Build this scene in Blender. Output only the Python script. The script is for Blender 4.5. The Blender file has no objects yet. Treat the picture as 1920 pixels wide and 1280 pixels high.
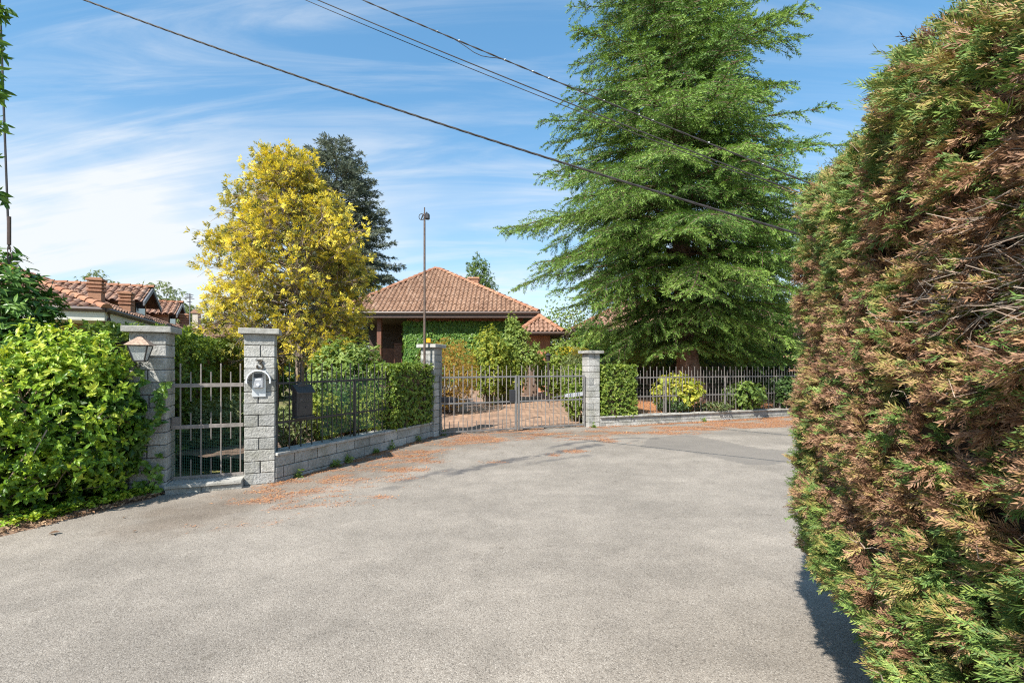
import bpy, math
import numpy as np
rng = np.random.default_rng(11)
F, CX, CY, CAMZ = 900.0, 960.0, 684.0, 1.6
C = bpy.context.scene.collection
V3 = lambda *a: np.array(a, float)

# ---------------------------------------------------------------- measuring
def smooth(a, b, x):
    t = np.clip((np.asarray(x, float) - a) / (b - a), 0, 1)
    return t * t * (3 - 2 * t)
def gz(x, y):
    y = np.asarray(y, float)
    return 0.1 * smooth(6, 10.5, y) + 0.33 * smooth(12, 23, y)
def at(px, py, d):
    return V3((px - CX) / F * d, d, CAMZ + (CY - py) / F * d)
def ground_at(px, py):
    d = 5.0
    for _ in range(60):
        z = float(gz((px - CX) / F * d, d))
        d = 0.5 * d + 0.5 * (CAMZ - z) / (py - CY) * F
    return V3((px - CX) / F * d, d, z)
def unit(v):
    v = np.asarray(v, float)
    return v / (np.linalg.norm(v, axis=-1, keepdims=True) + 1e-12)

def vnoise(p, seed=0):
    p = np.asarray(p, float)
    i = np.floor(p).astype(np.int64); f = p - i; f = f * f * (3 - 2 * f)
    def h(a, b, c):
        n = (a * 374761393 + b * 668265263 + c * 2147483647 + seed * 974711) & 0xffffffff
        n = ((n ^ (n >> 13)) * 1274126177) & 0xffffffff
        n = ((n ^ (n >> 16)) * 2246822519) & 0xffffffff
        return ((n ^ (n >> 15)) & 0xffff) / 65535.0
    r = 0
    for dx in (0, 1):
        wx = f[..., 0] if dx else 1 - f[..., 0]
        for dy in (0, 1):
            wy = f[..., 1] if dy else 1 - f[..., 1]
            for dz in (0, 1):
                wz = f[..., 2] if dz else 1 - f[..., 2]
                r = r + wx * wy * wz * h(i[..., 0] + dx, i[..., 1] + dy, i[..., 2] + dz)
    return r
def fbm(p, seed=0, o=4):
    a, s, t = 0.5, 0, 0
    p = np.asarray(p, float)
    for k in range(o):
        s = s + a * vnoise(p * 2 ** k, seed + k); t += a; a *= 0.5
    return s / t

# ---------------------------------------------------------------- mesh gathering
class Acc:
    def __init__(s):
        s.v, s.f, s.t, s.n = [], [], [], 0
    def add(s, V, faces, t=0.5):
        V = np.asarray(V, float).reshape(-1, 3)
        for fc in (faces if isinstance(faces, list) else [faces]):
            fc = np.asarray(fc, np.int64)
            if fc.ndim == 1: fc = fc[None]
            s.f.append(fc + s.n)
        s.v.append(V)
        s.t.append(np.broadcast_to(np.asarray(t, float), (len(V),)))
        s.n += len(V)
        return s
    def build(s, name, mat, parent=None, smooth_=False, base=None, extra=None):
        V = np.concatenate(s.v)
        off = V3(0, 0, 0)
        if base is not None: off = np.asarray(base, float)
        elif parent is not None: off = np.array(parent.get('_base', (0, 0, 0)), float)
        V = V - off
        me = bpy.data.meshes.new(name)
        lens = np.concatenate([np.full(len(f), f.shape[1]) for f in s.f])
        loops = np.concatenate([f.ravel() for f in s.f])
        me.vertices.add(len(V)); me.vertices.foreach_set('co', V.astype(np.float32).ravel())
        me.loops.add(len(loops)); me.loops.foreach_set('vertex_index', loops.astype(np.int32))
        me.polygons.add(len(lens))
        st = np.concatenate([[0], np.cumsum(lens)[:-1]])
        me.polygons.foreach_set('loop_start', st.astype(np.int32))
        me.update(calc_edges=True)
        at_ = me.attributes.new('t', 'FLOAT', 'POINT')
        at_.data.foreach_set('value', np.concatenate(s.t).astype(np.float32))
        if extra is not None:
            ca = me.attributes.new('mask', 'FLOAT_COLOR', 'POINT')
            ca.data.foreach_set('color', extra.astype(np.float32).ravel())
        me.polygons.foreach_set('use_smooth', np.full(len(lens), bool(smooth_)))
        if mat is not None: me.materials.append(mat)
        o = bpy.data.objects.new(name, me); C.objects.link(o)
        if parent is not None:
            o.parent = parent; o['_base'] = tuple(parent.get('_base', (0, 0, 0)))
        elif base is not None:
            o.location = tuple(off); o['_base'] = tuple(off)
        return o

BOXF = np.array([[0, 3, 2, 1], [4, 5, 6, 7], [0, 1, 5, 4], [1, 2, 6, 5], [2, 3, 7, 6], [3, 0, 4, 7]])
def box(acc, o, ex, ey, ez, t=0.5):
    o, ex, ey, ez = (np.asarray(a, float) for a in (o, ex, ey, ez))
    acc.add([o, o + ex, o + ex + ey, o + ey, o + ez, o + ex + ez, o + ex + ey + ez, o + ey + ez], BOXF, t)
def abox(acc, x0, x1, y0, y1, z0, z1, t=0.5):
    box(acc, (x0, y0, z0), (x1 - x0, 0, 0), (0, y1 - y0, 0), (0, 0, z1 - z0), t)
def bbox_bevel(acc, o, ex, ey, ez, b=0.006, t=0.5):
    """box with chamfered edges"""
    o, ex, ey, ez = (np.asarray(a, float) for a in (o, ex, ey, ez))
    L = [np.linalg.norm(a) for a in (ex, ey, ez)]; U = [a / l for a, l in zip((ex, ey, ez), L)]
    verts, idx = [], {}
    for i in (0, 1):
        for j in (0, 1):
            for k in (0, 1):
                for ax in range(3):
                    q = [(b if c == 0 else L[n] - b) if n != ax else (0 if c == 0 else L[n]) for n, c in enumerate((i, j, k))]
                    idx[(i, j, k, ax)] = len(verts); verts.append(o + U[0] * q[0] + U[1] * q[1] + U[2] * q[2])
    q4, t3 = [], []
    for ax in range(3):
        a, c = [n for n in range(3) if n != ax]
        for s in (0, 1):
            cyc = []
            for (m, n) in ((0, 0), (1, 0), (1, 1), (0, 1)):
                k = [0, 0, 0]; k[ax] = s; k[a] = m; k[c] = n; cyc.append(idx[(*k, ax)])
            q4.append(cyc if (s == 1) == (ax != 1) else cyc[::-1])
    for ax in range(3):
        a, c = [n for n in range(3) if n != ax]
        for m in (0, 1):
            for n in (0, 1):
                k0 = [0, 0, 0]; k0[a] = m; k0[c] = n; k1 = list(k0); k1[ax] = 1
                q4.append([idx[(*k0, a)], idx[(*k1, a)], idx[(*k1, c)], idx[(*k0, c)]])
    for i in (0, 1):
        for j in (0, 1):
            for k in (0, 1): t3.append([idx[(i, j, k, 0)], idx[(i, j, k, 1)], idx[(i, j, k, 2)]])
    acc.add(verts, [np.array(q4), np.array(t3)], t)
def tube(acc, pts, r, n=6, t=0.5, cap=True):
    pts = np.asarray(pts, float); m = len(pts)
    r = np.broadcast_to(np.asarray(r, float), (m,))
    T = unit(np.gradient(pts, axis=0))
    ref = np.where(np.abs(T[:, 2:3]) > 0.9, [[1, 0, 0]], [[0, 0, 1]])
    A = unit(np.cross(T, ref)); B = np.cross(T, A)
    an = np.arange(n) / n * 2 * np.pi
    V = pts[:, None] + r[:, None, None] * (np.cos(an)[None, :, None] * A[:, None] + np.sin(an)[None, :, None] * B[:, None])
    i, j = np.meshgrid(np.arange(m - 1), np.arange(n), indexing='ij')
    j2 = (j + 1) % n
    q = np.stack([i * n + j, i * n + j2, (i + 1) * n + j2, (i + 1) * n + j], -1).reshape(-1, 4)
    fs = [q]
    if cap and n > 2: fs += [np.arange(n)[None, ::-1], (np.arange(n) + (m - 1) * n)[None]]
    acc.add(V.reshape(-1, 3), fs, t)
def sticks(acc, A, B, r, t=0.5):
    """many straight three-sided twigs at once"""
    A, B = np.asarray(A, float), np.asarray(B, float); n = len(A)
    if n == 0: return
    T = unit(B - A); ref = unit(np.cross(T, V3(.3, .5, .81))); R2 = np.cross(T, ref)
    r = np.broadcast_to(np.asarray(r, float), (n,))[:, None]
    Vs = []
    for P0, k in ((A, 1.0), (B, 0.5)):
        for a in (0, 2.09, 4.19): Vs.append(P0 + r * k * (math.cos(a) * ref + math.sin(a) * R2))
    Vs = np.stack(Vs, 1).reshape(-1, 3)
    f = np.array([[0, 1, 4, 3], [1, 2, 5, 4], [2, 0, 3, 5]])
    acc.add(Vs, (f[None] + 6 * np.arange(n)[:, None, None]).reshape(-1, 4), np.repeat(np.broadcast_to(np.asarray(t, float), (n,)), 6))
def prism(acc, poly, o, u, w, n, depth, t=0.5):
    """flat outline (list of 2-D points) given thickness along n"""
    o, u, w, n = (np.asarray(a, float) for a in (o, u, w, n))
    P0 = np.array([o + u * a + w * b for a, b in poly]); m = len(P0)
    i = np.arange(m); j = (i + 1) % m
    acc.add(np.vstack([P0, P0 + n * depth]), [i[None, ::-1], (i + m)[None], np.stack([i, j, j + m, i + m], 1)], t)

TPL = {
 'kite': (np.array([[0, 0, 0], [.42, .5, .06], [1, 0, -.05], [.42, -.5, .06]]), [np.array([[0, 3, 2, 1]])]),
 'fold': (np.array([[0, 0, 0], [.4, .5, .2], [1, 0, -.12], [.4, -.5, .2]]), [np.array([[0, 2, 1], [0, 3, 2]])]),
 'leaf': (np.array([[0, 0, 0], [.26, .42, .16], [.62, .4, .14], [1, 0, -.22], [.62, -.4, .14], [.26, -.42, .16], [.45, 0, .04]]),
          [np.array([[0, 6, 2, 1], [0, 5, 4, 6]]), np.array([[6, 3, 2], [6, 4, 3]])]),
}
def leaves(acc, Pt, D, N, L, W, t, tpl='kite'):
    Pt, D = np.asarray(Pt, float), unit(D); n = len(Pt)
    S = unit(np.cross(N, D)); N = np.cross(D, S)
    T, fs = TPL[tpl]; k = len(T)
    L = np.broadcast_to(np.asarray(L, float), (n,))[:, None, None]; W = np.broadcast_to(np.asarray(W, float), (n,))[:, None, None]
    Vt = Pt[:, None] + T[None, :, 0:1] * L * D[:, None] + T[None, :, 1:2] * W * S[:, None] + T[None, :, 2:3] * W * N[:, None]
    acc.add(Vt.reshape(-1, 3), [(f[None] + k * np.arange(n)[:, None, None]).reshape(-1, f.shape[1]) for f in fs],
            np.repeat(np.broadcast_to(np.asarray(t, float), (n,)), k))
def rdirs(n, r=rng):
    return unit(r.normal(size=(n, 3)))
def rosettes(acc, Pc, A, k, L, W, t, th=(35, 85), droop=0.15, tpl='fold', off=0.02, r=rng, jit=0.25):
    """k leaves whorled round every shoot tip"""
    m = len(Pc); A = np.repeat(unit(A), k, 0); Pc = np.repeat(Pc, k, 0); n = m * k
    pr = unit(np.cross(A, rdirs(n, r)))
    a = np.radians(r.uniform(th[0], th[1], n))[:, None]
    D = A * np.cos(a) + pr * np.sin(a); N = A * np.sin(a) - pr * np.cos(a)
    D = D + r.normal(size=(n, 3)) * jit * .5; D[:, 2] -= droop
    N = N + r.normal(size=(n, 3)) * jit
    s = r.uniform(.5, 1.25, n)
    tt = np.clip(np.repeat(np.broadcast_to(np.asarray(t, float), (m,)), k) + r.normal(size=n) * .1, 0, 1)
    leaves(acc, Pc + A * (r.uniform(-1, 1, n) * off)[:, None], D, N, L * s, W * s, tt, tpl)

# ---------------------------------------------------------------- materials
def newmat(name):
    m = bpy.data.materials.new(name); m.use_nodes = True
    nt = m.node_tree; b = nt.nodes['Principled BSDF']
    return m, nt, b
def node(nt, kind, **kw):
    n = nt.nodes.new(kind)
    for k, v in kw.items():
        if k.startswith('i_'): n.inputs[k[2:].replace('_', ' ')].default_value = v
        else: setattr(n, k, v)
    return n
def ramp(nt, stops):
    r = nt.nodes.new('ShaderNodeValToRGB'); e = r.color_ramp.elements
    while len(e) < len(stops): e.new(0.5)
    for q, (p, c) in zip(e, stops):
        q.position = p; q.color = (*c, 1) if len(c) == 3 else c
    return r
def plain(name, col, rough=0.6, metal=0.0, var=0.25, scale=12.0, bump=0.0, bscale=60.0, coat=0.0, spec=0.5):
    m, nt, b = newmat(name); L = nt.links
    tc = node(nt, 'ShaderNodeTexCoord')
    nz = node(nt, 'ShaderNodeTexNoise'); nz.inputs['Scale'].default_value = scale; nz.inputs['Detail'].default_value = 6
    L.new(tc.outputs['Object'], nz.inputs['Vector'])
    c = np.array(col)
    rp = ramp(nt, [(0.3, tuple(c * (1 - var))), (0.7, tuple(np.minimum(c * (1 + var), 1)))])
    L.new(nz.outputs['Fac'], rp.inputs['Fac']); L.new(rp.outputs['Color'], b.inputs['Base Color'])
    b.inputs['Roughness'].default_value = rough; b.inputs['Metallic'].default_value = metal
    b.inputs['Specular IOR Level'].default_value = spec
    if bump:
        n2 = node(nt, 'ShaderNodeTexNoise'); n2.inputs['Scale'].default_value = bscale; n2.inputs['Detail'].default_value = 5
        L.new(tc.outputs['Object'], n2.inputs['Vector'])
        bp = node(nt, 'ShaderNodeBump'); bp.inputs['Strength'].default_value = 1; bp.inputs['Distance'].default_value = bump
        L.new(n2.outputs['Fac'], bp.inputs['Height']); L.new(bp.outputs['Normal'], b.inputs['Normal'])
    return m
def tinted(name, stops, rough=0.7, bump=0.0, bscale=60.0, nscale=25.0, nmix=0.35, spec=0.4, speck=None, big=None):
    """colour from the per-piece attribute t, mottled by noise"""
    m, nt, b = newmat(name); L = nt.links
    a = node(nt, 'ShaderNodeAttribute', attribute_name='t')
    rp = ramp(nt, stops); L.new(a.outputs['Fac'], rp.inputs['Fac'])
    tc = node(nt, 'ShaderNodeTexCoord')
    nz = node(nt, 'ShaderNodeTexNoise'); nz.inputs['Scale'].default_value = nscale; nz.inputs['Detail'].default_value = 8; nz.inputs['Roughness'].default_value = .65
    L.new(tc.outputs['Object'], nz.inputs['Vector'])
    mp = node(nt, 'ShaderNodeMapRange'); mp.inputs['From Min'].default_value = .25; mp.inputs['From Max'].default_value = .75
    mp.inputs['To Min'].default_value = 1 - nmix; mp.inputs['To Max'].default_value = 1 + nmix
    L.new(nz.outputs['Fac'], mp.inputs['Value'])
    mx = node(nt, 'ShaderNodeMix', data_type='RGBA', blend_type='MULTIPLY'); mx.inputs['Factor'].default_value = 1
    L.new(rp.outputs['Color'], mx.inputs['A']); L.new(mp.outputs['Result'], mx.inputs['B'])
    out = mx.outputs['Result']
    if big:
        nb_ = node(nt, 'ShaderNodeTexNoise'); nb_.inputs['Scale'].default_value = big[0]; nb_.inputs['Detail'].default_value = 7; nb_.inputs['Roughness'].default_value = .62
        L.new(tc.outputs['Object'], nb_.inputs['Vector'])
        rb_ = ramp(nt, [(.34, (0, 0, 0)), (.60, (1, 1, 1))]); L.new(nb_.outputs['Fac'], rb_.inputs['Fac'])
        m4 = node(nt, 'ShaderNodeMix', data_type='RGBA', blend_type='MULTIPLY'); m4.inputs['Factor'].default_value = 1
        r4 = node(nt, 'ShaderNodeMix', data_type='RGBA'); L.new(rb_.outputs['Color'], r4.inputs['Factor']); r4.inputs['A'].default_value = (*big[1], 1); r4.inputs['B'].default_value = (1, 1, 1, 1)
        L.new(out, m4.inputs['A']); L.new(r4.outputs['Result'], m4.inputs['B']); out = m4.outputs['Result']
    if speck:
        n3 = node(nt, 'ShaderNodeTexNoise'); n3.inputs['Scale'].default_value = speck[0]; n3.inputs['Detail'].default_value = 3
        L.new(tc.outputs['Object'], n3.inputs['Vector'])
        r3 = ramp(nt, [(speck[2], (0, 0, 0)), (speck[2] + .08, (1, 1, 1))]); L.new(n3.outputs['Fac'], r3.inputs['Fac'])
        m3 = node(nt, 'ShaderNodeMix', data_type='RGBA'); L.new(r3.outputs['Color'], m3.inputs['Factor'])
        L.new(out, m3.inputs['A']); m3.inputs['B'].default_value = (*speck[1], 1); out = m3.outputs['Result']
    L.new(out, b.inputs['Base Color'])
    b.inputs['Roughness'].default_value = rough; b.inputs['Specular IOR Level'].default_value = spec
    if bump:
        n2 = node(nt, 'ShaderNodeTexNoise'); n2.inputs['Scale'].default_value = bscale; n2.inputs['Detail'].default_value = 6
        L.new(tc.outputs['Object'], n2.inputs['Vector'])
        bp = node(nt, 'ShaderNodeBump'); bp.inputs['Strength'].default_value = 1; bp.inputs['Distance'].default_value = bump
        L.new(n2.outputs['Fac'], bp.inputs['Height']); L.new(bp.outputs['Normal'], b.inputs['Normal'])
    return m
def leafmat(name, stops, trans=0.35, rough=0.45, spec=0.35, warm=(1.35, 1.25, .55)):
    m, nt, b = newmat(name); L = nt.links
    a = node(nt, 'ShaderNodeAttribute', attribute_name='t')
    rp = ramp(nt, stops); L.new(a.outputs['Fac'], rp.inputs['Fac'])
    L.new(rp.outputs['Color'], b.inputs['Base Color'])
    b.inputs['Roughness'].default_value = rough; b.inputs['Specular IOR Level'].default_value = spec
    tr = node(nt, 'ShaderNodeBsdfTranslucent')
    mx = node(nt, 'ShaderNodeMix', data_type='RGBA', blend_type='MULTIPLY'); mx.inputs['Factor'].default_value = 1
    L.new(rp.outputs['Color'], mx.inputs['A']); mx.inputs['B'].default_value = (*warm, 1)
    L.new(mx.outputs['Result'], tr.inputs['Color'])
    ms = node(nt, 'ShaderNodeMixShader'); ms.inputs['Fac'].default_value = trans
    L.new(b.outputs['BSDF'], ms.inputs[1]); L.new(tr.outputs['BSDF'], ms.inputs[2])
    L.new(ms.outputs['Shader'], nt.nodes['Material Output'].inputs['Surface'])
    return m

M = {}
M['block'] = tinted('split_face_block', [(0, (.29, .29, .28)), (.5, (.385, .38, .36)), (1, (.48, .465, .435))], .92, .014, 42, 30, .34, speck=(75, (.19, .19, .185), .64), big=(3.2, (.62, .62, .56)))
M['mortar'] = plain('dark_mortar', (.10, .097, .092), .95, var=.3)
M['slab'] = tinted('stone_slab', [(0, (.36, .35, .33)), (1, (.46, .445, .41))], .85, .004, 70, 12, .3, speck=(18, (.20, .19, .175), .60), big=(4.0, (.66, .65, .6)))
M['iron'] = tinted('weathered_iron', [(0, (.055, .048, .045)), (.5, (.15, .135, .125)), (1, (.27, .235, .21))], .5, .001, 200, 18, .4, spec=.5)
M['blackiron'] = tinted('black_iron', [(0, (.012, .012, .013)), (1, (.07, .062, .06))], .45, 0, 60, 18, .4)
M['greymetal'] = plain('grey_painted_metal', (.165, .16, .155), .45, var=.15)
M['whiteplastic'] = plain('white_plastic', (.78, .79, .80), .35, var=.04)
M['greyplastic'] = plain('grey_plastic', (.36, .37, .39), .4, var=.08)
M['darkplastic'] = plain('dark_plastic', (.03, .03, .035), .4, var=.2)
M['orangelens'] = plain('orange_lens', (.9, .36, .02), .25, var=.1)
M['brass'] = plain('dark_brass', (.05, .038, .022), .6, .2, .3, 40)
M['copper'] = plain('rusty_lantern_roof', (.36, .25, .18), .75, 0, .4, 40, .002, 90)
M['glass'] = None
M['pole'] = plain('brown_pole', (.11, .075, .058), .6, 0, .35, 20)
M['cable'] = plain('cable_rubber', (.03, .026, .026), .55, 0, .3, 20)
M['tile'] = tinted('terracotta_tile', [(0, (.23, .135, .088)), (.5, (.305, .185, .122)), (1, (.39, .255, .178))], .9, .003, 60, 4, .2, .2, speck=(16, (.17, .11, .08), .70), big=(.8, (.80, .78, .78)))
M['tileold'] = tinted('pinkish_tile', [(0, (.23, .13, .088)), (.5, (.30, .178, .125)), (1, (.385, .25, .185))], .9, .003, 60, 4, .22, .2, speck=(16, (.18, .11, .085), .70))
M['ridge'] = tinted('ridge_tile', [(0, (.30, .14, .085)), (1, (.40, .21, .13))], .9, .003, 60, 8, .2, .2)
M['underroof'] = plain('underroof', (.22, .10, .06), .9)
M['stucco'] = plain('orange_stucco', (.50, .29, .18), .9, 0, .1, 6, .002, 120)
M['terracotta'] = plain('terracotta_wall', (.44, .19, .11), .9, 0, .15, 5, .002, 90)
M['shadedstone'] = plain('shade_toned_plaster', (.15, .10, .075), .9, 0, .2, 6)  # shade painted into the colour of the tile-topped garden wall
M['cream'] = plain('cream_fascia', (.66, .64, .57), .6, 0, .06, 5)
M['gutter'] = plain('brown_gutter', (.085, .055, .045), .45, 0, .2, 10)
M['wood'] = plain('brown_wood', (.16, .065, .04), .6, 0, .3, 9)
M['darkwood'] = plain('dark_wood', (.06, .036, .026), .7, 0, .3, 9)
M['whitewall'] = plain('pale_wall', (.42, .38, .32), .9, 0, .08, 4)
M['brick'] = tinted('chimney_brick', [(0, (.30, .14, .085)), (1, (.44, .24, .145))], .9, .003, 60, 14, .3)
M['lead'] = plain('lead_flashing', (.16, .16, .17), .5, 0, .2, 14)
M['windowglass'] = plain('window_glass', (.03, .035, .04), .08, 0, .2, 4, spec=.8)
M['frame'] = plain('window_frame', (.12, .07, .05), .5)
M['bark'] = plain('grey_brown_bark', (.13, .10, .08), .95, 0, .5, 7, .02, 14)
M['barkred'] = plain('red_brown_bark', (.17, .10, .072), .95, 0, .45, 6, .03, 11)
M['barkpale'] = plain('pale_fibrous_bark', (.24, .19, .15), .95, 0, .45, 9, .02, 14)
M['twig'] = tinted('bare_twig', [(0, (.12, .08, .055)), (.5, (.25, .18, .13)), (1, (.42, .34, .27))], .9)
M['soil'] = plain('leaf_soil', (.13, .085, .06), .95, 0, .5, 14, .02, 22)

g, y = lambda *a: a, None
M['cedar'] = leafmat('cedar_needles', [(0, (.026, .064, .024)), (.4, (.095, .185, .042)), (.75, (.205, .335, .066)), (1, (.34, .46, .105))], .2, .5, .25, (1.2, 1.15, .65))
M['blue'] = leafmat('blue_cedar_needles', [(0, (.06, .08, .06)), (.6, (.14, .17, .125)), (1, (.27, .29, .21))], .2, .6, .2, (1.1, 1.1, .9))
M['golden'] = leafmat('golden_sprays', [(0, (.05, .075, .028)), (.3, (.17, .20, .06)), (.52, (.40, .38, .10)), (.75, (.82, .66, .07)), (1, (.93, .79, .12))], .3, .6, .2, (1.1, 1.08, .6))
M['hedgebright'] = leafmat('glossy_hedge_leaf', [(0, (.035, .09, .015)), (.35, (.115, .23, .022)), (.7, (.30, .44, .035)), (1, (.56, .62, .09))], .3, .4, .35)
M['laurel'] = leafmat('laurel_leaf', [(0, (.03, .08, .02)), (.5, (.085, .19, .035)), (1, (.20, .34, .06))], .28, .36, .4)
M['ivy'] = leafmat('ivy_leaf', [(0, (.05, .12, .03)), (.5, (.12, .24, .045)), (1, (.27, .40, .08))], .3, .4, .4)
M['shrub'] = leafmat('shrub_leaf', [(0, (.08, .14, .035)), (.5, (.18, .27, .06)), (1, (.36, .44, .12))], .35, .45, .35)
M['shrubyellow'] = leafmat('yellow_shrub_leaf', [(0, (.12, .18, .04)), (.5, (.29, .36, .06)), (1, (.56, .52, .08))], .35, .45, .3)
M['shrubgrey'] = leafmat('grey_green_leaf', [(0, (.07, .11, .045)), (.5, (.17, .22, .085)), (1, (.34, .37, .16))], .3, .55, .3)
M['box'] = leafmat('clipped_hedge_leaf', [(0, (.08, .14, .03)), (.5, (.20, .29, .05)), (1, (.40, .46, .10))], .35, .4, .35)
M['maple'] = leafmat('rusty_maple_leaf', [(0, (.20, .10, .03)), (.5, (.42, .26, .05)), (1, (.58, .44, .08))], .35, .5, .3)
M['willow'] = leafmat('willow_leaf', [(0, (.10, .14, .05)), (.5, (.19, .24, .085)), (1, (.30, .34, .14))], .3, .5, .3)
M['darkgreen'] = leafmat('dark_green_leaf', [(0, (.02, .045, .015)), (.5, (.045, .09, .025)), (1, (.09, .15, .04))], .2, .4, .4)
M['cypress'] = leafmat('cypress_spray', [(0, (.10, .052, .032)), (.16, (.23, .125, .075)), (.30, (.37, .215, .13)), (.42, (.42, .27, .13)), (.52, (.38, .31, .10)), (.62, (.21, .24, .06)), (.75, (.085, .16, .042)), (.9, (.17, .27, .065)), (1, (.30, .38, .09))], .12, .5, .25, (1.2, 1.1, .7))
M['grass'] = leafmat('grass_blade', [(0, (.09, .12, .035)), (1, (.26, .29, .09))], .3, .5, .3)
M['litter'] = tinted('needle_litter', [(0, (.26, .10, .04)), (.5, (.46, .19, .07)), (1, (.58, .32, .13))], .9, 0, 60, 3, .2)
M['dryleaf'] = tinted('dry_leaf', [(0, (.10, .055, .03)), (.6, (.30, .17, .09)), (1, (.48, .34, .2))], .8, 0, 60, 20, .3)

def glassmat():
    m, nt, b = newmat('lantern_glass')
    b.inputs['Base Color'].default_value = (.78, .80, .78, 1); b.inputs['Roughness'].default_value = .12
    b.inputs['Transmission Weight'].default_value = .55; b.inputs['IOR'].default_value = 1.1
    nz = node(nt, 'ShaderNodeTexNoise'); nz.inputs['Scale'].default_value = 30
    rp = ramp(nt, [(.3, (.6, .62, .6)), (.7, (.85, .86, .84))]); nt.links.new(nz.outputs['Fac'], rp.inputs['Fac'])
    nt.links.new(rp.outputs['Color'], b.inputs['Base Color'])
    return m
M['glass'] = glassmat()

# ---------------------------------------------------------------- object bookkeeping
def tag(o, label, cat, group=None, kind=None):
    if label: o['label'] = label
    if cat: o['category'] = cat
    if group: o['group'] = group
    if kind: o['kind'] = kind
    return o
def thing(name, label, cat, loc, group=None):
    o = bpy.data.objects.new(name, None); C.objects.link(o)
    o.location = tuple(float(a) for a in loc); o['_base'] = tuple(float(a) for a in loc)
    o.empty_display_size = .2
    return tag(o, label, cat, group)
# ---------------------------------------------------------------- light and sky settings
SKY_SAT, SKY_HUE, SKY_VAL, SKY_STR, SUN_STR, EXPOSURE, SKY_GAM = 1.6, .495, 1.55, .145, 4.9, 0.82, .60
CLOUD_COL = (3.7, 3.85, 4.0, 1); CL_SEED = 5.1
# ================================================================ layout (metres, camera at the origin looking along +y)
UG = unit(V3(.93, .37, 0)); NG = V3(UG[1], -UG[0], 0)          # pillars of the small gate
UW = unit(V3(.394, .919, 0)); NW = V3(UW[1], -UW[0], 0)        # low wall with the mailbox, and its outward side
UR = unit(V3(.9387, .3447, 0)); NR = V3(UR[1], -UR[0], 0)      # wall beyond the gate
Z = V3(0, 0, 1)
P_NUM = V3(-3.54, 6.34, 0)          # front corner of the numbered pillar
P_LAMP = V3(-4.66, 5.84, 0)         # front corner of the lantern pillar
W0 = V3(-3.195, 6.485, 0)             # start of the low wall
P_MID = V3(-1.92, 10.08, 0.1)
P_FAR = V3(1.83, 11.5, 0.1)

# ---------------------------------------------------------------- sky and light
SUN_EL, SUN_AZ = 45.0, math.degrees(math.atan2(-.555, -.83)) % 360
w = bpy.data.worlds.new('World'); bpy.context.scene.world = w; w.use_nodes = True
nt = w.node_tree; L = nt.links; bg = nt.nodes['Background']
sky = node(nt, 'ShaderNodeTexSky', sky_type='NISHITA'); sky.sun_disc = False
sky.sun_elevation = math.radians(SUN_EL); sky.sun_rotation = math.radians(SUN_AZ)
sky.air_density = 1.0; sky.dust_density = .15; sky.ozone_density = 1.6; sky.altitude = 200
hs = node(nt, 'ShaderNodeHueSaturation'); hs.inputs['Saturation'].default_value = SKY_SAT; hs.inputs['Value'].default_value = SKY_VAL; hs.inputs['Hue'].default_value = SKY_HUE
gm = node(nt, 'ShaderNodeGamma'); gm.inputs['Gamma'].default_value = SKY_GAM; L.new(sky.outputs['Color'], gm.inputs['Color']); L.new(gm.outputs['Color'], hs.inputs['Color'])
tc = node(nt, 'ShaderNodeTexCoord'); sp = node(nt, 'ShaderNodeSeparateXYZ'); L.new(tc.outputs['Generated'], sp.inputs['Vector'])
def mth(op, a, b=None, c=None, clamp=False):
    n = nt.nodes.new('ShaderNodeMath'); n.operation = op; n.use_clamp = clamp
    for k, x in enumerate((a, b, c)):
        if x is None: continue
        if isinstance(x, (int, float)): n.inputs[k].default_value = x
        else: L.new(x, n.inputs[k])
    return n.outputs[0]
zz = mth('MAXIMUM', sp.outputs['Z'], 0.0)
den = mth('ADD', zz, .32)
cx = mth('DIVIDE', sp.outputs['X'], den); cy = mth('DIVIDE', sp.outputs['Y'], den)
cb = node(nt, 'ShaderNodeCombineXYZ'); L.new(cx, cb.inputs['X']); L.new(cy, cb.inputs['Y'])
def cloud(rot, sc, nscale, det, dist, lo, hi, seed, rough=.55):
    mp = node(nt, 'ShaderNodeMapping'); mp.inputs['Rotation'].default_value = (0, 0, math.radians(rot)); mp.inputs['Scale'].default_value = sc
    mp.inputs['Location'].default_value = (seed, seed * .7, seed * 1.3)
    L.new(cb.outputs['Vector'], mp.inputs['Vector'])
    n = node(nt, 'ShaderNodeTexNoise'); n.inputs['Scale'].default_value = nscale; n.inputs['Detail'].default_value = det
    n.inputs['Roughness'].default_value = rough; n.inputs['Distortion'].default_value = dist
    L.new(mp.outputs['Vector'], n.inputs['Vector'])
    r = node(nt, 'ShaderNodeMapRange', interpolation_type='SMOOTHSTEP'); r.inputs['From Min'].default_value = lo; r.inputs['From Max'].default_value = hi
    L.new(n.outputs['Fac'], r.inputs['Value']); return r.outputs['Result']
c1 = cloud(-22, (.55, 1.5, 1), 1.5, 9, .5, .36, .70, CL_SEED)           # broad cirrus sheets
c2 = cloud(-34, (.45, 3.2, 1), 2.0, 10, .9, .42, .80, 9.1, .62)         # finer streaks
c3 = cloud(10, (.8, 1.1, 1), .9, 4, .3, .40, .62, 1.7)                  # where the sheets break up
west = node(nt, 'ShaderNodeMapRange', interpolation_type='SMOOTHSTEP'); west.inputs['From Min'].default_value = .10; west.inputs['From Max'].default_value = -.72
L.new(sp.outputs['X'], west.inputs['Value'])
low = node(nt, 'ShaderNodeMapRange', interpolation_type='SMOOTHSTEP'); low.inputs['From Min'].default_value = .48; low.inputs['From Max'].default_value = .16
L.new(sp.outputs['Z'], low.inputs['Value'])
wl = mth('MULTIPLY', west.outputs['Result'], low.outputs['Result'])
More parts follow.
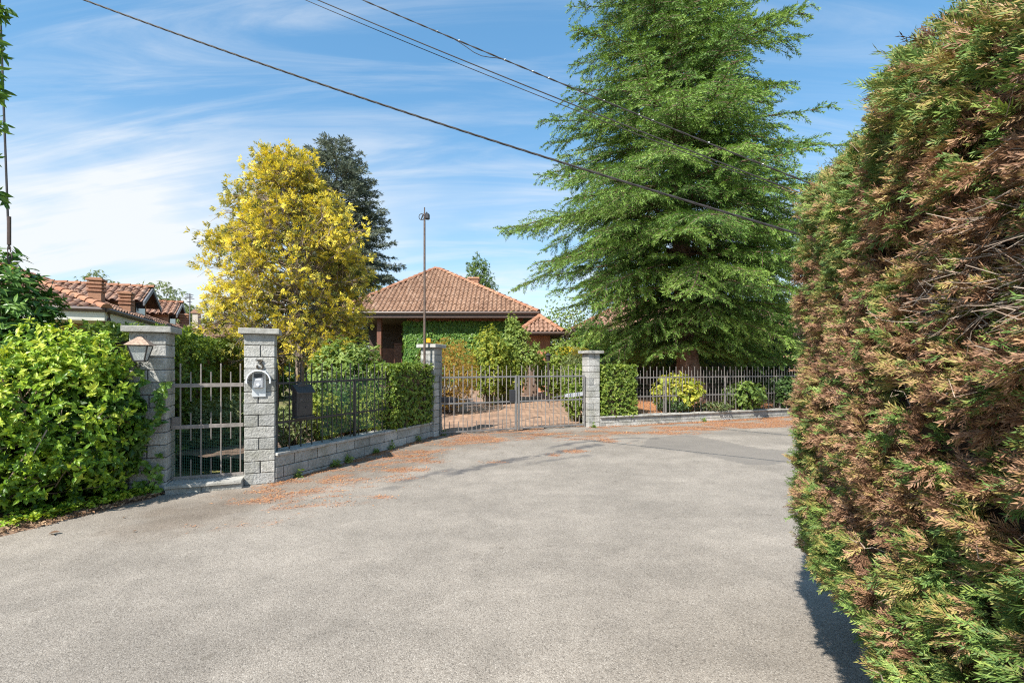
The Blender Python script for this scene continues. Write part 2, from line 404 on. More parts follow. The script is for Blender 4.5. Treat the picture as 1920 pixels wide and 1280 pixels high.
body = mth('MULTIPLY', c1, mth('ADD', mth('MULTIPLY', wl, .88), mth('MULTIPLY', mth('ADD', low.outputs['Result'], .25), mth('MULTIPLY', c3, .42))))
thin = mth('MULTIPLY', c2, mth('ADD', mth('MULTIPLY', c3, .36), .36))
veil = mth('MULTIPLY', low.outputs['Result'], .09)
cov = mth('ADD', mth('ADD', body, thin), veil, clamp=True)
cov = mth('MULTIPLY', cov, .95)
mix = node(nt, 'ShaderNodeMix', data_type='RGBA'); L.new(cov, mix.inputs['Factor'])
L.new(hs.outputs['Color'], mix.inputs['A']); mix.inputs['B'].default_value = CLOUD_COL
L.new(mix.outputs['Result'], bg.inputs['Color']); bg.inputs['Strength'].default_value = SKY_STR

sl = bpy.data.lights.new('sun', 'SUN'); sl.energy = SUN_STR; sl.angle = math.radians(.53); sl.color = (1, .955, .87)
so = bpy.data.objects.new('sun', sl); C.objects.link(so)
from mathutils import Vector, Matrix
sd = V3(-.555, -.83, 0); sd = sd / np.linalg.norm(sd) * math.cos(math.radians(SUN_EL)); sd[2] = math.sin(math.radians(SUN_EL))
so.rotation_euler = Vector(sd).to_track_quat('Z', 'Y').to_euler(); so.location = (-8, -12, 15)

cam = bpy.data.cameras.new('camera'); co = bpy.data.objects.new('camera', cam); C.objects.link(co)
co.location = (0, 0, CAMZ); co.rotation_euler = (math.radians(90), 0, 0)
cam.sensor_width = 36; cam.lens = F / 1920 * 36; cam.shift_y = (CY - 640) / 1920; cam.clip_start = .05; cam.clip_end = 2000
bpy.context.scene.camera = co
sc = bpy.context.scene
sc.view_settings.view_transform = 'Standard'; sc.view_settings.look = 'None'; sc.view_settings.gamma = 1; sc.view_settings.use_curve_mapping = False
sc.view_settings.exposure = EXPOSURE
sc.cycles.max_bounces = 8; sc.cycles.diffuse_bounces = 4; sc.cycles.transmission_bounces = 6; sc.cycles.transparent_max_bounces = 8
sc.cycles.use_denoising = False; sc.cycles.filter_width = 1.15; sc.cycles.use_adaptive_sampling = True; sc.cycles.adaptive_threshold = .01
sc.cycles.sample_clamp_indirect = 8

# ---------------------------------------------------------------- ground, road, driveway
def grid(xs, ys):
    X, Y = np.meshgrid(xs, ys); nx, ny = len(xs), len(ys)
    i, j = np.meshgrid(np.arange(ny - 1), np.arange(nx - 1), indexing='ij')
    f = np.stack([i * nx + j, i * nx + j + 1, (i + 1) * nx + j + 1, (i + 1) * nx + j], -1).reshape(-1, 4)
    return X.ravel(), Y.ravel(), f
def inpoly(x, y, poly):
    ins = np.zeros(x.shape, bool); n = len(poly)
    for k in range(n):
        x0, y0 = poly[k]; x1, y1 = poly[(k + 1) % n]
        if y0 == y1: continue
        c = ((y0 > y) != (y1 > y)) & (x < (x1 - x0) * (y - y0) / (y1 - y0) + x0)
        ins ^= c
    return ins
def segdist(x, y, pts):
    best = np.full(x.shape, 1e9); par = np.zeros(x.shape); acc_ = 0
    for a, b in zip(pts[:-1], pts[1:]):
        a, b = np.array(a[:2]), np.array(b[:2]); d = b - a; l = np.hypot(*d)
        t = np.clip(((x - a[0]) * d[0] + (y - a[1]) * d[1]) / l ** 2, 0, 1)
        q = np.hypot(x - a[0] - d[0] * t, y - a[1] - d[1] * t)
        m = q < best; best[m] = q[m]; par[m] = acc_ + t[m] * l; acc_ += l
    return best, par, acc_

ex = np.concatenate([[-500, -250, -120, -60, -35], np.arange(-24, 24.1, 1.0), [35, 60, 120, 250, 500]])
ey = np.concatenate([[-500, -200, -80, -30, -15], np.arange(-8, 36.1, 1.0), [45, 70, 120, 250, 500]])
X, Y, f = grid(ex, ey)
a = Acc(); a.add(np.stack([X, Y, gz(X, Y) - .03], 1), f, .5)
def groundmat():
    m, nt, b = newmat('garden_ground'); L = nt.links
    tc = node(nt, 'ShaderNodeTexCoord')
    n1 = node(nt, 'ShaderNodeTexNoise'); n1.inputs['Scale'].default_value = .9; n1.inputs['Detail'].default_value = 8
    n2 = node(nt, 'ShaderNodeTexNoise'); n2.inputs['Scale'].default_value = 14; n2.inputs['Detail'].default_value = 8
    L.new(tc.outputs['Object'], n1.inputs['Vector']); L.new(tc.outputs['Object'], n2.inputs['Vector'])
    r = ramp(nt, [(.3, (.11, .075, .05)), (.48, (.16, .15, .055)), (.7, (.23, .23, .075))]); L.new(n1.outputs['Fac'], r.inputs['Fac'])
    mp = node(nt, 'ShaderNodeMapRange'); mp.inputs['To Min'].default_value = .5; mp.inputs['To Max'].default_value = 1.5; L.new(n2.outputs['Fac'], mp.inputs['Value'])
    mx = node(nt, 'ShaderNodeMix', data_type='RGBA', blend_type='MULTIPLY'); mx.inputs['Factor'].default_value = 1
    L.new(r.outputs['Color'], mx.inputs['A']); L.new(mp.outputs['Result'], mx.inputs['B']); L.new(mx.outputs['Result'], b.inputs['Base Color'])
    b.inputs['Roughness'].default_value = .95
    bp = node(nt, 'ShaderNodeBump'); bp.inputs['Distance'].default_value = .03; L.new(n2.outputs['Fac'], bp.inputs['Height']); L.new(bp.outputs['Normal'], b.inputs['Normal'])
    return m
tag(a.build('ground', groundmat()), 'garden soil and dry grass around the houses', 'ground', kind='structure')

# road: everything in front of the verge, walls and gate
wall_end = W0 + UW * 3.9
EDGE = [(-9.5, -6), (-6.2, 1.0), (-5.15, 3.7), (-4.72, 4.85), (-4.62, 5.75), (-4.55, 6.05), (-3.6, 6.5), (-3.2, 6.55), (wall_end[0] - .05, wall_end[1]), (-1.6, 10.4),
        (1.7, 11.75), (1.95, 11.75), tuple((P_FAR + UR * 9)[:2] + (0, .12)), (26, 20.6), (26, -6)]
X, Y, f = grid(np.arange(-9.5, 16.0, .06), np.arange(-4, 17.5, .06))
cx_, cy_ = X[f].mean(1), Y[f].mean(1)
f = f[inpoly(cx_, cy_, EDGE)]
used = np.unique(f); rm = np.full(len(X), -1); rm[used] = np.arange(len(used)); f = rm[f]; X, Y = X[used], Y[used]
Zr = gz(X, Y)
def gp(pl): return [ground_at(*q)[:2] for q in pl]
P3 = np.stack([X * 1.3, Y * 1.3, 0 * X], 1)
nz1 = fbm(P3 * 2.2, 3, 5); nz2 = fbm(P3 * np.array([5, 5, 1]), 9, 4); nz3 = fbm(P3 * 9, 21, 3)
stain = np.zeros(len(X)); litter = np.zeros(len(X)); patch = np.zeros(len(X))
for pl, wd, k in (([(735, 908), (790, 893), (850, 880)], .10, .75), ([(830, 893), (900, 876), (960, 863), (1010, 855), (1060, 846), (1120, 834)], .13, 1.1),
                  ([(980, 872), (1040, 862), (1110, 853)], .09, .7), ([(700, 922), (735, 914)], .14, .6), ([(1020, 842), (1080, 830), (1160, 822), (1230, 822)], .10, .9),
                  ([(1150, 838), (1200, 824)], .05, .5), ([(1145, 833), (1300, 843), (1420, 858)], .03, .0)):
    d, par, tot = segdist(X, Y, gp(pl))
    e = smooth(1.0, .35, d / wd + (nz2 - .5) * 1.6) * smooth(0, .4, par + .1) * k
    stain = np.maximum(stain, e * smooth(.25, .55, nz3 * .6 + nz1 * .5))
def blot(cx, cy, rx, ry, k, ang=0):
    c0 = ground_at(cx, cy); e1 = ground_at(cx + rx, cy)[:2] - c0[:2]; r1 = np.hypot(*e1); r2 = abs(ground_at(cx, cy + ry)[1] - ground_at(cx, cy - ry)[1]) / 2
    q = np.hypot((X - c0[0]) / r1, (Y - c0[1]) / r2)
    return np.clip(smooth(1.25, .2, q) * k, 0, 1.3)
lit_raw = np.zeros(len(X))
for bl in ((900, 824, 80, 8, .9), (860, 833, 70, 8, .7), (800, 848, 70, 9, .6), (770, 858, 60, 7, .5), (745, 882, 55, 5, .8), (790, 881, 40, 4, .8), (920, 866, 55, 3.5, .6), (1075, 846, 35, 5, .9), (1040, 853, 20, 4, .6),
           (1140, 826, 30, 5, .8), (1060, 817, 60, 3, .6), (1170, 812, 70, 5, .8), (1240, 812, 60, 5, .9), (1150, 803, 60, 4, .6), (720, 932, 26, 4, .75), (1290, 803, 90, 6, 1.1), (1400, 797, 110, 7, 1.3), (1470, 792, 60, 9, 1.3), (1300, 812, 60, 5, .5), (1370, 808, 60, 4, .4),
           (640, 900, 60, 7, .35), (560, 915, 50, 6, .3), (860, 818, 60, 5, .6), (690, 870, 50, 7, .4), (730, 850, 40, 8, .45), (980, 815, 60, 4, .5)):
    lit_raw = np.maximum(lit_raw, blot(*bl))
# litter gathered along the foot of both walls
d, par, tot = segdist(X, Y, [tuple(W0[:2]), tuple(wall_end[:2])]); lit_raw = np.maximum(lit_raw, smooth(.42, .02, d) * .72)
d, par, tot = segdist(X, Y, [tuple(P_FAR[:2]), tuple((P_FAR + UR * 9)[:2])]); lit_raw = np.maximum(lit_raw, smooth(.5, .05, d) * (.65 + .45 * smooth(1, 4, par)))
ca_, sa_ = math.cos(.35), math.sin(.35); U_ = np.stack([(X * ca_ + Y * sa_) * 2.2, (-X * sa_ + Y * ca_) * 9, 0 * X], 1)
nst = fbm(U_, 61, 5); nst2 = fbm(U_ * np.array([.45, .45, 1]) + 7, 67, 4)
near = segdist(X, Y, gp([(560, 925), (700, 880), (830, 828), (960, 812), (1100, 812)]))[0]
lit_raw = np.maximum(lit_raw, .48 * smooth(1.9, .2, near))
litter = .9 * smooth(.535, .68, lit_raw * .42 + nst * .46 + nst2 * .24 + (nz3 - .5) * .22 + .004) * np.clip(lit_raw * 2.2, 0, 1)
pp = gp([(1200, 838), (1290, 847), (1350, 860), (1400, 871), (1440, 872), (1490, 864)]) + gp([(1640, 862), (1640, 842)]) + gp([(1490, 846), (1420, 840), (1340, 824), (1290, 815), (1220, 820)])
patch = inpoly(X + (nz3 - .5) * .05, Y + (nz2 - .5) * .08, pp).astype(float)
patch = np.maximum(patch, .55 * smooth(.8, .2, np.hypot((X - ground_at(1370, 812)[0]) / 2.4, (Y - ground_at(1370, 812)[1]) / .55) + (nz1 - .5) * .8))
# rough older apron in front of the gate and wall
d, par, tot = segdist(X, Y, gp([(380, 960), (520, 915), (700, 870), (820, 832), (960, 815), (1120, 812)])); apron = smooth(1.0, .1, d + (nz1 - .5) * 1.2)
mask = np.stack([np.clip(stain, 0, 1), litter, patch, apron], 1)
a = Acc(); a.add(np.stack([X, Y, Zr + .004 + .006 * (nz1 - .5)], 1), f)
def roadmat():
    m, nt, b = newmat('worn_asphalt'); L = nt.links
    tc = node(nt, 'ShaderNodeTexCoord'); co_ = tc.outputs['Object']
    at_ = node(nt, 'ShaderNodeAttribute', attribute_name='mask'); sp = node(nt, 'ShaderNodeSeparateColor'); L.new(at_.outputs['Color'], sp.inputs['Color'])
    vo = node(nt, 'ShaderNodeTexVoronoi', feature='F1'); vo.inputs['Scale'].default_value = 150; vo.inputs['Randomness'].default_value = 1; L.new(co_, vo.inputs['Vector'])
    chip = ramp(nt, [(0, (.06, .053, .045)), (.09, (.17, .152, .128)), (.2, (.325, .280, .232)), (.6, (.375, .333, .282)), (.88, (.46, .41, .35)), (1, (.66, .60, .52))])
    sep = node(nt, 'ShaderNodeSeparateColor'); L.new(vo.outputs['Color'], sep.inputs['Color']); L.new(sep.outputs['Red'], chip.inputs['Fac'])
    gap = node(nt, 'ShaderNodeMapRange'); gap.inputs['From Min'].default_value = .35; gap.inputs['From Max'].default_value = .75; gap.inputs['To Min'].default_value = 1; gap.inputs['To Max'].default_value = .5
    L.new(vo.outputs['Distance'], gap.inputs['Value'])
    def nz(s, d=6, r=.55):
        n = node(nt, 'ShaderNodeTexNoise'); n.inputs['Scale'].default_value = s; n.inputs['Detail'].default_value = d; n.inputs['Roughness'].default_value = r; L.new(co_, n.inputs['Vector']); return n.outputs['Fac']
    def rng_(v, a, b_, c, d):
        r = node(nt, 'ShaderNodeMapRange'); L.new(v, r.inputs['Value'])
        for k, q in zip(('From Min', 'From Max', 'To Min', 'To Max'), (a, b_, c, d)): r.inputs[k].default_value = q
        return r.outputs['Result']
    def mixc(f_, A, B, bt='MIX'):
        x = node(nt, 'ShaderNodeMix', data_type='RGBA', blend_type=bt)
        if isinstance(f_, float): x.inputs['Factor'].default_value = f_
        else: L.new(f_, x.inputs['Factor'])
        for s, q in (('A', A), ('B', B)):
            if isinstance(q, tuple): x.inputs[s].default_value = (*q, 1)
            else: L.new(q, x.inputs[s])
        return x.outputs['Result']
    c = mixc(1.0, chip.outputs['Color'], gap.outputs['Result'], 'MULTIPLY')
    # only the chips near enough to be seen are resolved: a finer dust fills between
    dust = ramp(nt, [(.3, (.27, .230, .190)), (.7, (.365, .315, .262))]); L.new(nz(260, 2), dust.inputs['Fac'])
    c = mixc(.42, c, dust.outputs['Color'])
    big = rng_(nz(.55, 7, .62), .32, .68, .80, 1.10); c = mixc(1.0, c, big, 'MULTIPLY')
    mid = rng_(nz(3.2, 6, .65), .3, .72, .84, 1.10); c = mixc(1.0, c, mid, 'MULTIPLY')
    # long wheel-polished bands along the road
    mpn = node(nt, 'ShaderNodeMapping'); mpn.inputs['Rotation'].default_value = (0, 0, math.radians(-52)); mpn.inputs['Scale'].default_value = (.22, 1.1, 1); L.new(co_, mpn.inputs['Vector'])
    bn = node(nt, 'ShaderNodeTexNoise'); bn.inputs['Scale'].default_value = 1.1; bn.inputs['Detail'].default_value = 5; L.new(mpn.outputs['Vector'], bn.inputs['Vector'])
    c = mixc(1.0, c, rng_(bn.outputs['Fac'], .35, .65, .90, 1.05), 'MULTIPLY')
    spot = ramp(nt, [(.66, (1, 1, 1)), (.74, (.55, .53, .5))]); L.new(nz(7.5, 4, .5), spot.inputs['Fac']); c = mixc(.55, c, mixc(1.0, c, spot.outputs['Color'], 'MULTIPLY'))
    ap = node(nt, 'ShaderNodeMath', operation='MULTIPLY'); L.new(at_.outputs['Alpha'], ap.inputs[0]); ap.inputs[1].default_value = .75
    c = mixc(ap.outputs[0], c, mixc(1.0, c, (.66, .60, .55), 'MULTIPLY'))
    c = mixc(sp.outputs['Blue'], c, mixc(.5, mixc(1.0, c, (.76, .735, .715), 'MULTIPLY'), (.205, .19, .172)))
    mps = node(nt, 'ShaderNodeMapping'); mps.inputs['Rotation'].default_value = (0, 0, math.radians(-62)); mps.inputs['Scale'].default_value = (4, 30, 1); L.new(co_, mps.inputs['Vector'])
    ns_ = node(nt, 'ShaderNodeTexNoise'); ns_.inputs['Scale'].default_value = 1; ns_.inputs['Detail'].default_value = 6; ns_.inputs['Roughness'].default_value = .65; L.new(mps.outputs['Vector'], ns_.inputs['Vector'])
    st = node(nt, 'ShaderNodeMath', operation='MULTIPLY'); L.new(sp.outputs['Red'], st.inputs[0]); L.new(rng_(ns_.outputs['Fac'], .36, .56, .35, 1.0), st.inputs[1])
    c = mixc(st.outputs[0], c, (.085, .08, .08))
    ln = ramp(nt, [(.3, (.20, .085, .045)), (.5, (.38, .15, .065)), (.7, (.50, .25, .12))]); L.new(nz(70, 5, .7), ln.inputs['Fac'])
    lm = node(nt, 'ShaderNodeMath', operation='MULTIPLY', use_clamp=True); L.new(sp.outputs['Green'], lm.inputs[0]); L.new(rng_(nz(34, 7, .75), .42, .58, .12, 1.0), lm.inputs[1])
    c = mixc(lm.outputs[0], c, ln.outputs['Color'])
    L.new(c, b.inputs['Base Color']); b.inputs['Roughness'].default_value = .85; b.inputs['Specular IOR Level'].default_value = .3
    bp = node(nt, 'ShaderNodeBump'); bp.inputs['Strength'].default_value = .7; bp.inputs['Distance'].default_value = .003
    inv = node(nt, 'ShaderNodeMath', operation='SUBTRACT'); inv.inputs[0].default_value = 1; L.new(vo.outputs['Distance'], inv.inputs[1])
    L.new(inv.outputs[0], bp.inputs['Height']); L.new(bp.outputs['Normal'], b.inputs['Normal'])
    return m
M['road'] = roadmat()
tag(a.build('road', M['road'], extra=mask), 'worn grey asphalt lane bending past the gates', 'road', kind='structure')

# pine needles lying on the asphalt, each a thin blade
pl = np.clip(litter, 0, 1) ** .8 * (1 + 1.5 * smooth(.25, .02, np.minimum(segdist(X, Y, [tuple(W0[:2]), tuple(wall_end[:2])])[0], segdist(X, Y, [tuple(P_FAR[:2]), tuple((P_FAR + UR * 9)[:2])])[0]))); pr = pl / pl.sum(); k = rng.choice(len(X), 34000, p=pr)
px_, py_ = X[k] + rng.normal(size=34000) * .04, Y[k] + rng.normal(size=34000) * .04
D = rdirs(34000); D[:, 2] *= .12
a = Acc(); leaves(a, np.stack([px_, py_, gz(px_, py_) + .014], 1), D, np.tile(Z, (34000, 1)) + .3 * rdirs(34000), rng.uniform(.025, .06, 34000), rng.uniform(.004, .010, 34000), rng.uniform(0, 1, 34000))
tag(a.build('pine_needles', M['litter']), 'rust coloured conifer needles strewn over the asphalt', 'needles', kind='stuff')

# paved drive behind the gate
xs, ys = np.arange(-7, 5.2, .25), np.arange(10.2, 23.4, .25); X, Y, f = grid(xs, ys)
DRV = [(-1.75, 10.3), (1.9, 11.8), (1.7, 12.6), (3.2, 16), (4.0, 20.5), (2.4, 22.6), (-4.2, 22.4), (-5.6, 19), (-3.2, 13.2)]
f = f[inpoly(X[f].mean(1), Y[f].mean(1), DRV)]; used = np.unique(f); rm = np.full(len(X), -1); rm[used] = np.arange(len(used))
a = Acc(); a.add(np.stack([X, Y, gz(X, Y) + .012], 1)[used], rm[f])
def pavemat():
    m, nt, b = newmat('drive_setts'); L = nt.links
    tc = node(nt, 'ShaderNodeTexCoord'); mp = node(nt, 'ShaderNodeMapping'); mp.inputs['Rotation'].default_value = (0, 0, math.radians(38)); L.new(tc.outputs['Object'], mp.inputs['Vector'])
    br = node(nt, 'ShaderNodeTexBrick'); br.inputs['Scale'].default_value = 1; br.inputs['Brick Width'].default_value = .22; br.inputs['Row Height'].default_value = .13
    br.inputs['Mortar Size'].default_value = .012; br.inputs['Color1'].default_value = (.34, .215, .15, 1); br.inputs['Color2'].default_value = (.43, .30, .215, 1); br.inputs['Mortar'].default_value = (.17, .125, .09, 1)
    L.new(mp.outputs['Vector'], br.inputs['Vector'])
    nz = node(nt, 'ShaderNodeTexNoise'); nz.inputs['Scale'].default_value = 1.4; nz.inputs['Detail'].default_value = 8; L.new(tc.outputs['Object'], nz.inputs['Vector'])
    r = ramp(nt, [(.35, (.75, .72, .7)), (.65, (1.2, 1.1, 1.0))]); L.new(nz.outputs['Fac'], r.inputs['Fac'])
    mx = node(nt, 'ShaderNodeMix', data_type='RGBA', blend_type='MULTIPLY'); mx.inputs['Factor'].default_value = 1
    L.new(br.outputs['Color'], mx.inputs['A']); L.new(r.outputs['Color'], mx.inputs['B']); L.new(mx.outputs['Result'], b.inputs['Base Color']); b.inputs['Roughness'].default_value = .9
    bp = node(nt, 'ShaderNodeBump'); bp.inputs['Distance'].default_value = .008; L.new(br.outputs['Fac'], bp.inputs['Height']); bp.invert = True; L.new(bp.outputs['Normal'], b.inputs['Normal'])
    return m
tag(a.build('driveway', pavemat()), 'reddish paved drive behind the double gate', 'driveway', kind='structure')
# kerb that closes the drive
a = Acc(); kp = [V3(-5.5, 20.4, 0), V3(-3.8, 22.3, 0), V3(-1.5, 22.7, 0), V3(1.0, 22.75, 0), V3(2.6, 22.4, 0), V3(4.2, 20.2, 0)]
for p0, p1 in zip(kp[:-1], kp[1:]):
    u = p1 - p0; n_ = unit(np.cross(Z, u)) * .18; z0 = float(gz(0, p0[1])) - .05
    bbox_bevel(a, p0 + Z * z0, u * .996, n_, Z * .27, .02, rng.uniform(.2, .8))
tag(a.build('garden_kerb', M['slab'], base=kp[2]), 'low pale stone kerb around the flower bed at the end of the drive', 'kerb')

# raised bed of fallen needles behind the far wall
xs = np.arange(0, 12.1, .2); ys = np.arange(0, 6.1, .2); S, T, f = grid(xs, ys)
Q = P_FAR[None] + UR[None] * (S[:, None] + .1) - NR[None] * (T[:, None] + .10)
h = fbm(np.stack([S, T, 0 * S], 1) * 1.7, 5); kf = (S[f].mean(1) > .35 + .62 * T[f].mean(1)); f = f[kf]
Qz = .33 + .10 * smooth(0, 3, T) + .08 * (h - .5)
a = Acc(); a.add(np.stack([Q[:, 0], Q[:, 1], Qz], 1), f)
M['needlebed'] = plain('needle_bed', (.40, .185, .085), .95, 0, .45, 9, .02, 60)
tag(a.build('needle_bed', M['needlebed']), 'bed of fallen orange needles under the big conifer', 'ground', kind='structure')
n_ = 6000; s_ = rng.uniform(0, 9, n_); t_ = rng.uniform(.1, 2.5, n_); s_ = np.maximum(s_, .4 + .65 * t_); Q = P_FAR + UR * s_[:, None] - NR * t_[:, None]; Q[:, 2] = .36 + .1 * smooth(0, 3, t_)
a = Acc(); D = rdirs(n_); D[:, 2] *= .2; leaves(a, Q, D, np.tile(Z, (n_, 1)) + .4 * rdirs(n_), rng.uniform(.05, .10, n_), rng.uniform(.006, .015, n_), rng.uniform(.2, 1, n_))
tag(a.build('fallen_needles', M['litter']), 'fallen orange needles piled behind the wall under the conifer', 'needles', kind='stuff')
# raised soil behind the mailbox wall
a = Acc(); S, T, f = grid(np.arange(0, 3.8, .2), np.arange(0, 4.1, .2)); Q = W0[None] + UW[None] * S[:, None] - NW[None] * (T[:, None] + .2)
h = fbm(np.stack([S, T, 0 * S], 1) * 2, 8); a.add(np.stack([Q[:, 0], Q[:, 1], .26 + .1 * (h - .5) - .12 * smooth(1, 4, T)], 1), f)
tag(a.build('garden_bed', M['soil']), 'dark planted soil behind the mailbox wall', 'soil', kind='structure')
# verge under the leafy hedge
VL = [(-7.3, -1.5), (-6.2, 1.0), (-5.15, 3.7), (-4.66, 4.85), (-4.42, 5.6), (-4.30, 6.05)]
xs, ys = np.arange(-12, -3.9, .05), np.arange(-1.5, 6.4, .05); X, Y, f = grid(xs, ys)
d, par, tot = segdist(X, Y, VL); sgn = inpoly(X, Y, VL + [(-14, 6.05), (-14, -1.5)]); sd_ = np.where(sgn, d, -d) + .16 * (fbm(np.stack([X * 4, Y * 4, 0 * X], 1), 31) - .5)
keep = (sd_[f].min(1) > -.10); f = f[keep]; used = np.unique(f); rm = np.full(len(X), -1); rm[used] = np.arange(len(used))
zv = gz(X, Y) - .004 + .05 * smooth(-.10, .35, sd_) + .03 * (fbm(np.stack([X * 9, Y * 9, 0 * X], 1), 37) - .5) * smooth(-.1, .1, sd_)
a = Acc(); a.add(np.stack([X, Y, zv + .006], 1)[used], rm[f])
M['verge'] = tinted('verge_dirt', [(0, (.20, .12, .08)), (1, (.3, .2, .13))], .95, .02, 30, 22, .6)
tag(a.build('verge', M['verge'], smooth_=True), 'strip of brown dirt and leaf litter along the hedge foot', 'verge', kind='structure')
n_ = 2600; k = rng.integers(0, len(VL) - 1, n_); t_ = rng.uniform(0, 1, n_)[:, None]; VLa = np.array(VL); Q2 = VLa[k] * (1 - t_) + VLa[k + 1] * t_ + np.stack([-np.abs(rng.normal(size=n_)) * .18 + .05, rng.normal(size=n_) * .05], 1)
Q = np.stack([Q2[:, 0], Q2[:, 1], gz(Q2[:, 0], Q2[:, 1]) + .03], 1); D = rdirs(n_); D[:, 2] *= .3
a = Acc(); leaves(a, Q, D, np.tile(Z, (n_, 1)) + .7 * rdirs(n_), rng.uniform(.02, .055, n_), rng.uniform(.012, .03, n_), rng.uniform(0, 1, n_), 'fold')
tag(a.build('leaf_litter', M['dryleaf']), 'dry brown leaves scattered along the hedge verge', 'leaves', kind='stuff')
for (qx, qy, s, lb) in ((100, 1003, .10, 'dark curled dry leaf lying on the asphalt near the hedge verge'), (232, 972, .035, 'small dark dry leaf on the asphalt in front of the step'), (252, 998, .04, 'small pale dry leaf on the asphalt beyond the hedge verge')):
    q = ground_at(qx, qy); a = Acc(); leaves(a, [q + Z * .012 - V3(s / 2, 0, 0), q + Z * .012], [(1, .2, .25), (.6, -.8, .3)], [(-.2, -.3, 1), (.2, .1, 1)], [s, s * .6], [s * .5, s * .3], [.05, .1], 'leaf')
    tag(a.build('fallen_leaf', M['dryleaf'], base=q), lb, 'leaf', 'single dry leaves on the asphalt')

# ---------------------------------------------------------------- masonry
def pillar(name, label, o, u, n, w, ztop, zbot, ncourse, capover=.065, capth=.075, sub=None):
    """o: front corner at the left of the outward face; u runs along that face, -n goes back"""
    base = o + u * w / 2 - n * w / 2; base[2] = zbot
    th = thing(name, label, 'pillar', base, 'block gate pillars')
    a = Acc(); g_ = .005
    box(a, V3(o[0], o[1], zbot - .1) + u * .012 - n * .012, u * (w - .024), -n * (w - .024), Z * (ztop - zbot - capth + .1), .5)
    core = a.build('mortar_core', M['mortar'], th)
    g_ = .009; a = Acc(); z1 = ztop - capth; hc = (z1 - zbot) / ncourse
    for k in range(-1, ncourse):
        z = zbot + k * hc; q = V3(o[0], o[1], z); pr = rng.uniform(-.003, .004)
        if k % 2 == 0:
            bbox_bevel(a, q + u * (-pr) + n * pr + Z * g_, u * (w + 2 * pr), -n * (w + 2 * pr), Z * (hc - g_), .006, rng.uniform(.2, .9))
        else:
            s = w * rng.uniform(.46, .54)
            for x0, x1 in ((0, s - .006), (s + .006, w)):
                pr2 = rng.uniform(0, .005)
                bbox_bevel(a, q + u * x0 + n * pr2 + Z * g_, u * (x1 - x0), -n * (w + 2 * pr2), Z * (hc - g_), .006, rng.uniform(.1, 1))
    a.build('block_shaft', M['block'], th)
    a = Acc(); c = V3(o[0], o[1], z1 + .002)
    bbox_bevel(a, c - u * capover + n * capover, u * (w + 2 * capover), -n * (w + 2 * capover), Z * capth, .006, rng.uniform(.3, .8))
    a.build('cap_slab', M['slab'], th)
    return th
pillar('gate_pillar', 'grey block pillar with a lantern on its road side, beside the leafy hedge', P_LAMP, UG, NG, .38, 2.075, -.02, 13)
p3 = pillar('gate_pillar', 'grey block pillar bearing the house number and the intercom', P_NUM, UG, NG, .365, 2.085, 0, 13, .06)
pillar('gate_pillar', 'grey block pillar with an orange beacon on its cap, end of the mailbox wall', P_MID, unit(V3(.93, -.36, 0)) * 1, unit(V3(-.36, -.93, 0)), .33, 2.03, .07, 13)
pillar('gate_pillar', 'grey block pillar between the double gate and a clipped ivy block', P_FAR, UR, NR, .31, 1.945, .06, 12, .075, .07)

# the figure on the numbered pillar
a = Acc(); fc = P_NUM + UG * .185 + NG * .014 + Z * 1.605
st = [(-.035, .055), (.036, .055), (-.004, .012)]
arc = [(.004 + .036 * math.cos(t), -.026 + .038 * math.sin(t)) for t in np.radians(np.linspace(95, -215, 16))]
for seg in ([(-.036, .042), (-.034, .056), (.034, .056)], [(.036, .058), (.016, .034), (-.006, .010)], arc):
    pts = np.array([fc + UG * x + Z * z for x, z in seg]); r = np.interp(np.linspace(0, 1, len(seg)), [0, .5, 1], [.0085, .0115, .009]); tube(a, pts, r, 8)
a.build('house_number', M['brass'], p3)

def blockwall(name, label, o, u, n, length, zcap, zbot, hc, bl, th_, capth=.04, over=.035, capw=None):
    base = o + u * length / 2; base[2] = zbot
    t = thing(name, label, 'wall', base, 'low block walls under the fences')
    nc = int(math.ceil((zcap - capth - zbot + .12) / hc))
    a = Acc(); box(a, V3(o[0], o[1], zbot - .12) - n * .012, u * length, -n * (th_ - .024), Z * (zcap - capth - zbot + .12), .5); a.build('mortar_core', M['mortar'], t)
    a = Acc()
    for k in range(nc):
        z1 = zcap - capth - k * hc; x = -bl * (.5 if k % 2 else 0) - rng.uniform(0, .1)
        while x < length:
            l = bl * rng.uniform(.9, 1.08); x0, x1 = max(x, 0), min(x + l, length)
            if x1 - x0 > .03:
                pr = rng.uniform(0, .006); bbox_bevel(a, V3(o[0], o[1], z1 - hc + .009) + u * (x0 + .005) + n * pr, u * (x1 - x0 - .010), -n * (th_ + pr), Z * (hc - .009), .005, rng.uniform(0, 1))
            x += l
    a.build('block_courses', M['block'], t)
    a = Acc(); x = 0
    while x < length - .01:
        l = min(rng.uniform(.95, 1.05), length - x)
        if length - x - l < .3: l = length - x
        bbox_bevel(a, V3(o[0], o[1], zcap - capth + .002) + u * (x + .002) + n * over, u * (l - .004), -n * ((capw or th_) + 2 * over), Z * capth, .005, rng.uniform(.2, .9)); x += l
    a.build('coping_slab', M['slab'], t)
    return t
blockwall('low_wall', 'low grey block wall carrying the fence with the black mailbox', W0, UW, NW, 3.98, .41, -.02, .155, .40, .24)
blockwall('low_wall', 'long low grey block wall below the conifer with needles at its foot', P_FAR + UR * .312, UR, NR, 9.2, .355, .08, .14, .5, .22, .035, .05)
# stub of wall that disappears under the leafy hedge
blockwall('low_wall', 'short stub of block wall buried in the leafy hedge', P_LAMP - UG * 2.0 - NG * .05, UG, NG, 1.99, .34, -.02, .165, .36, .24)

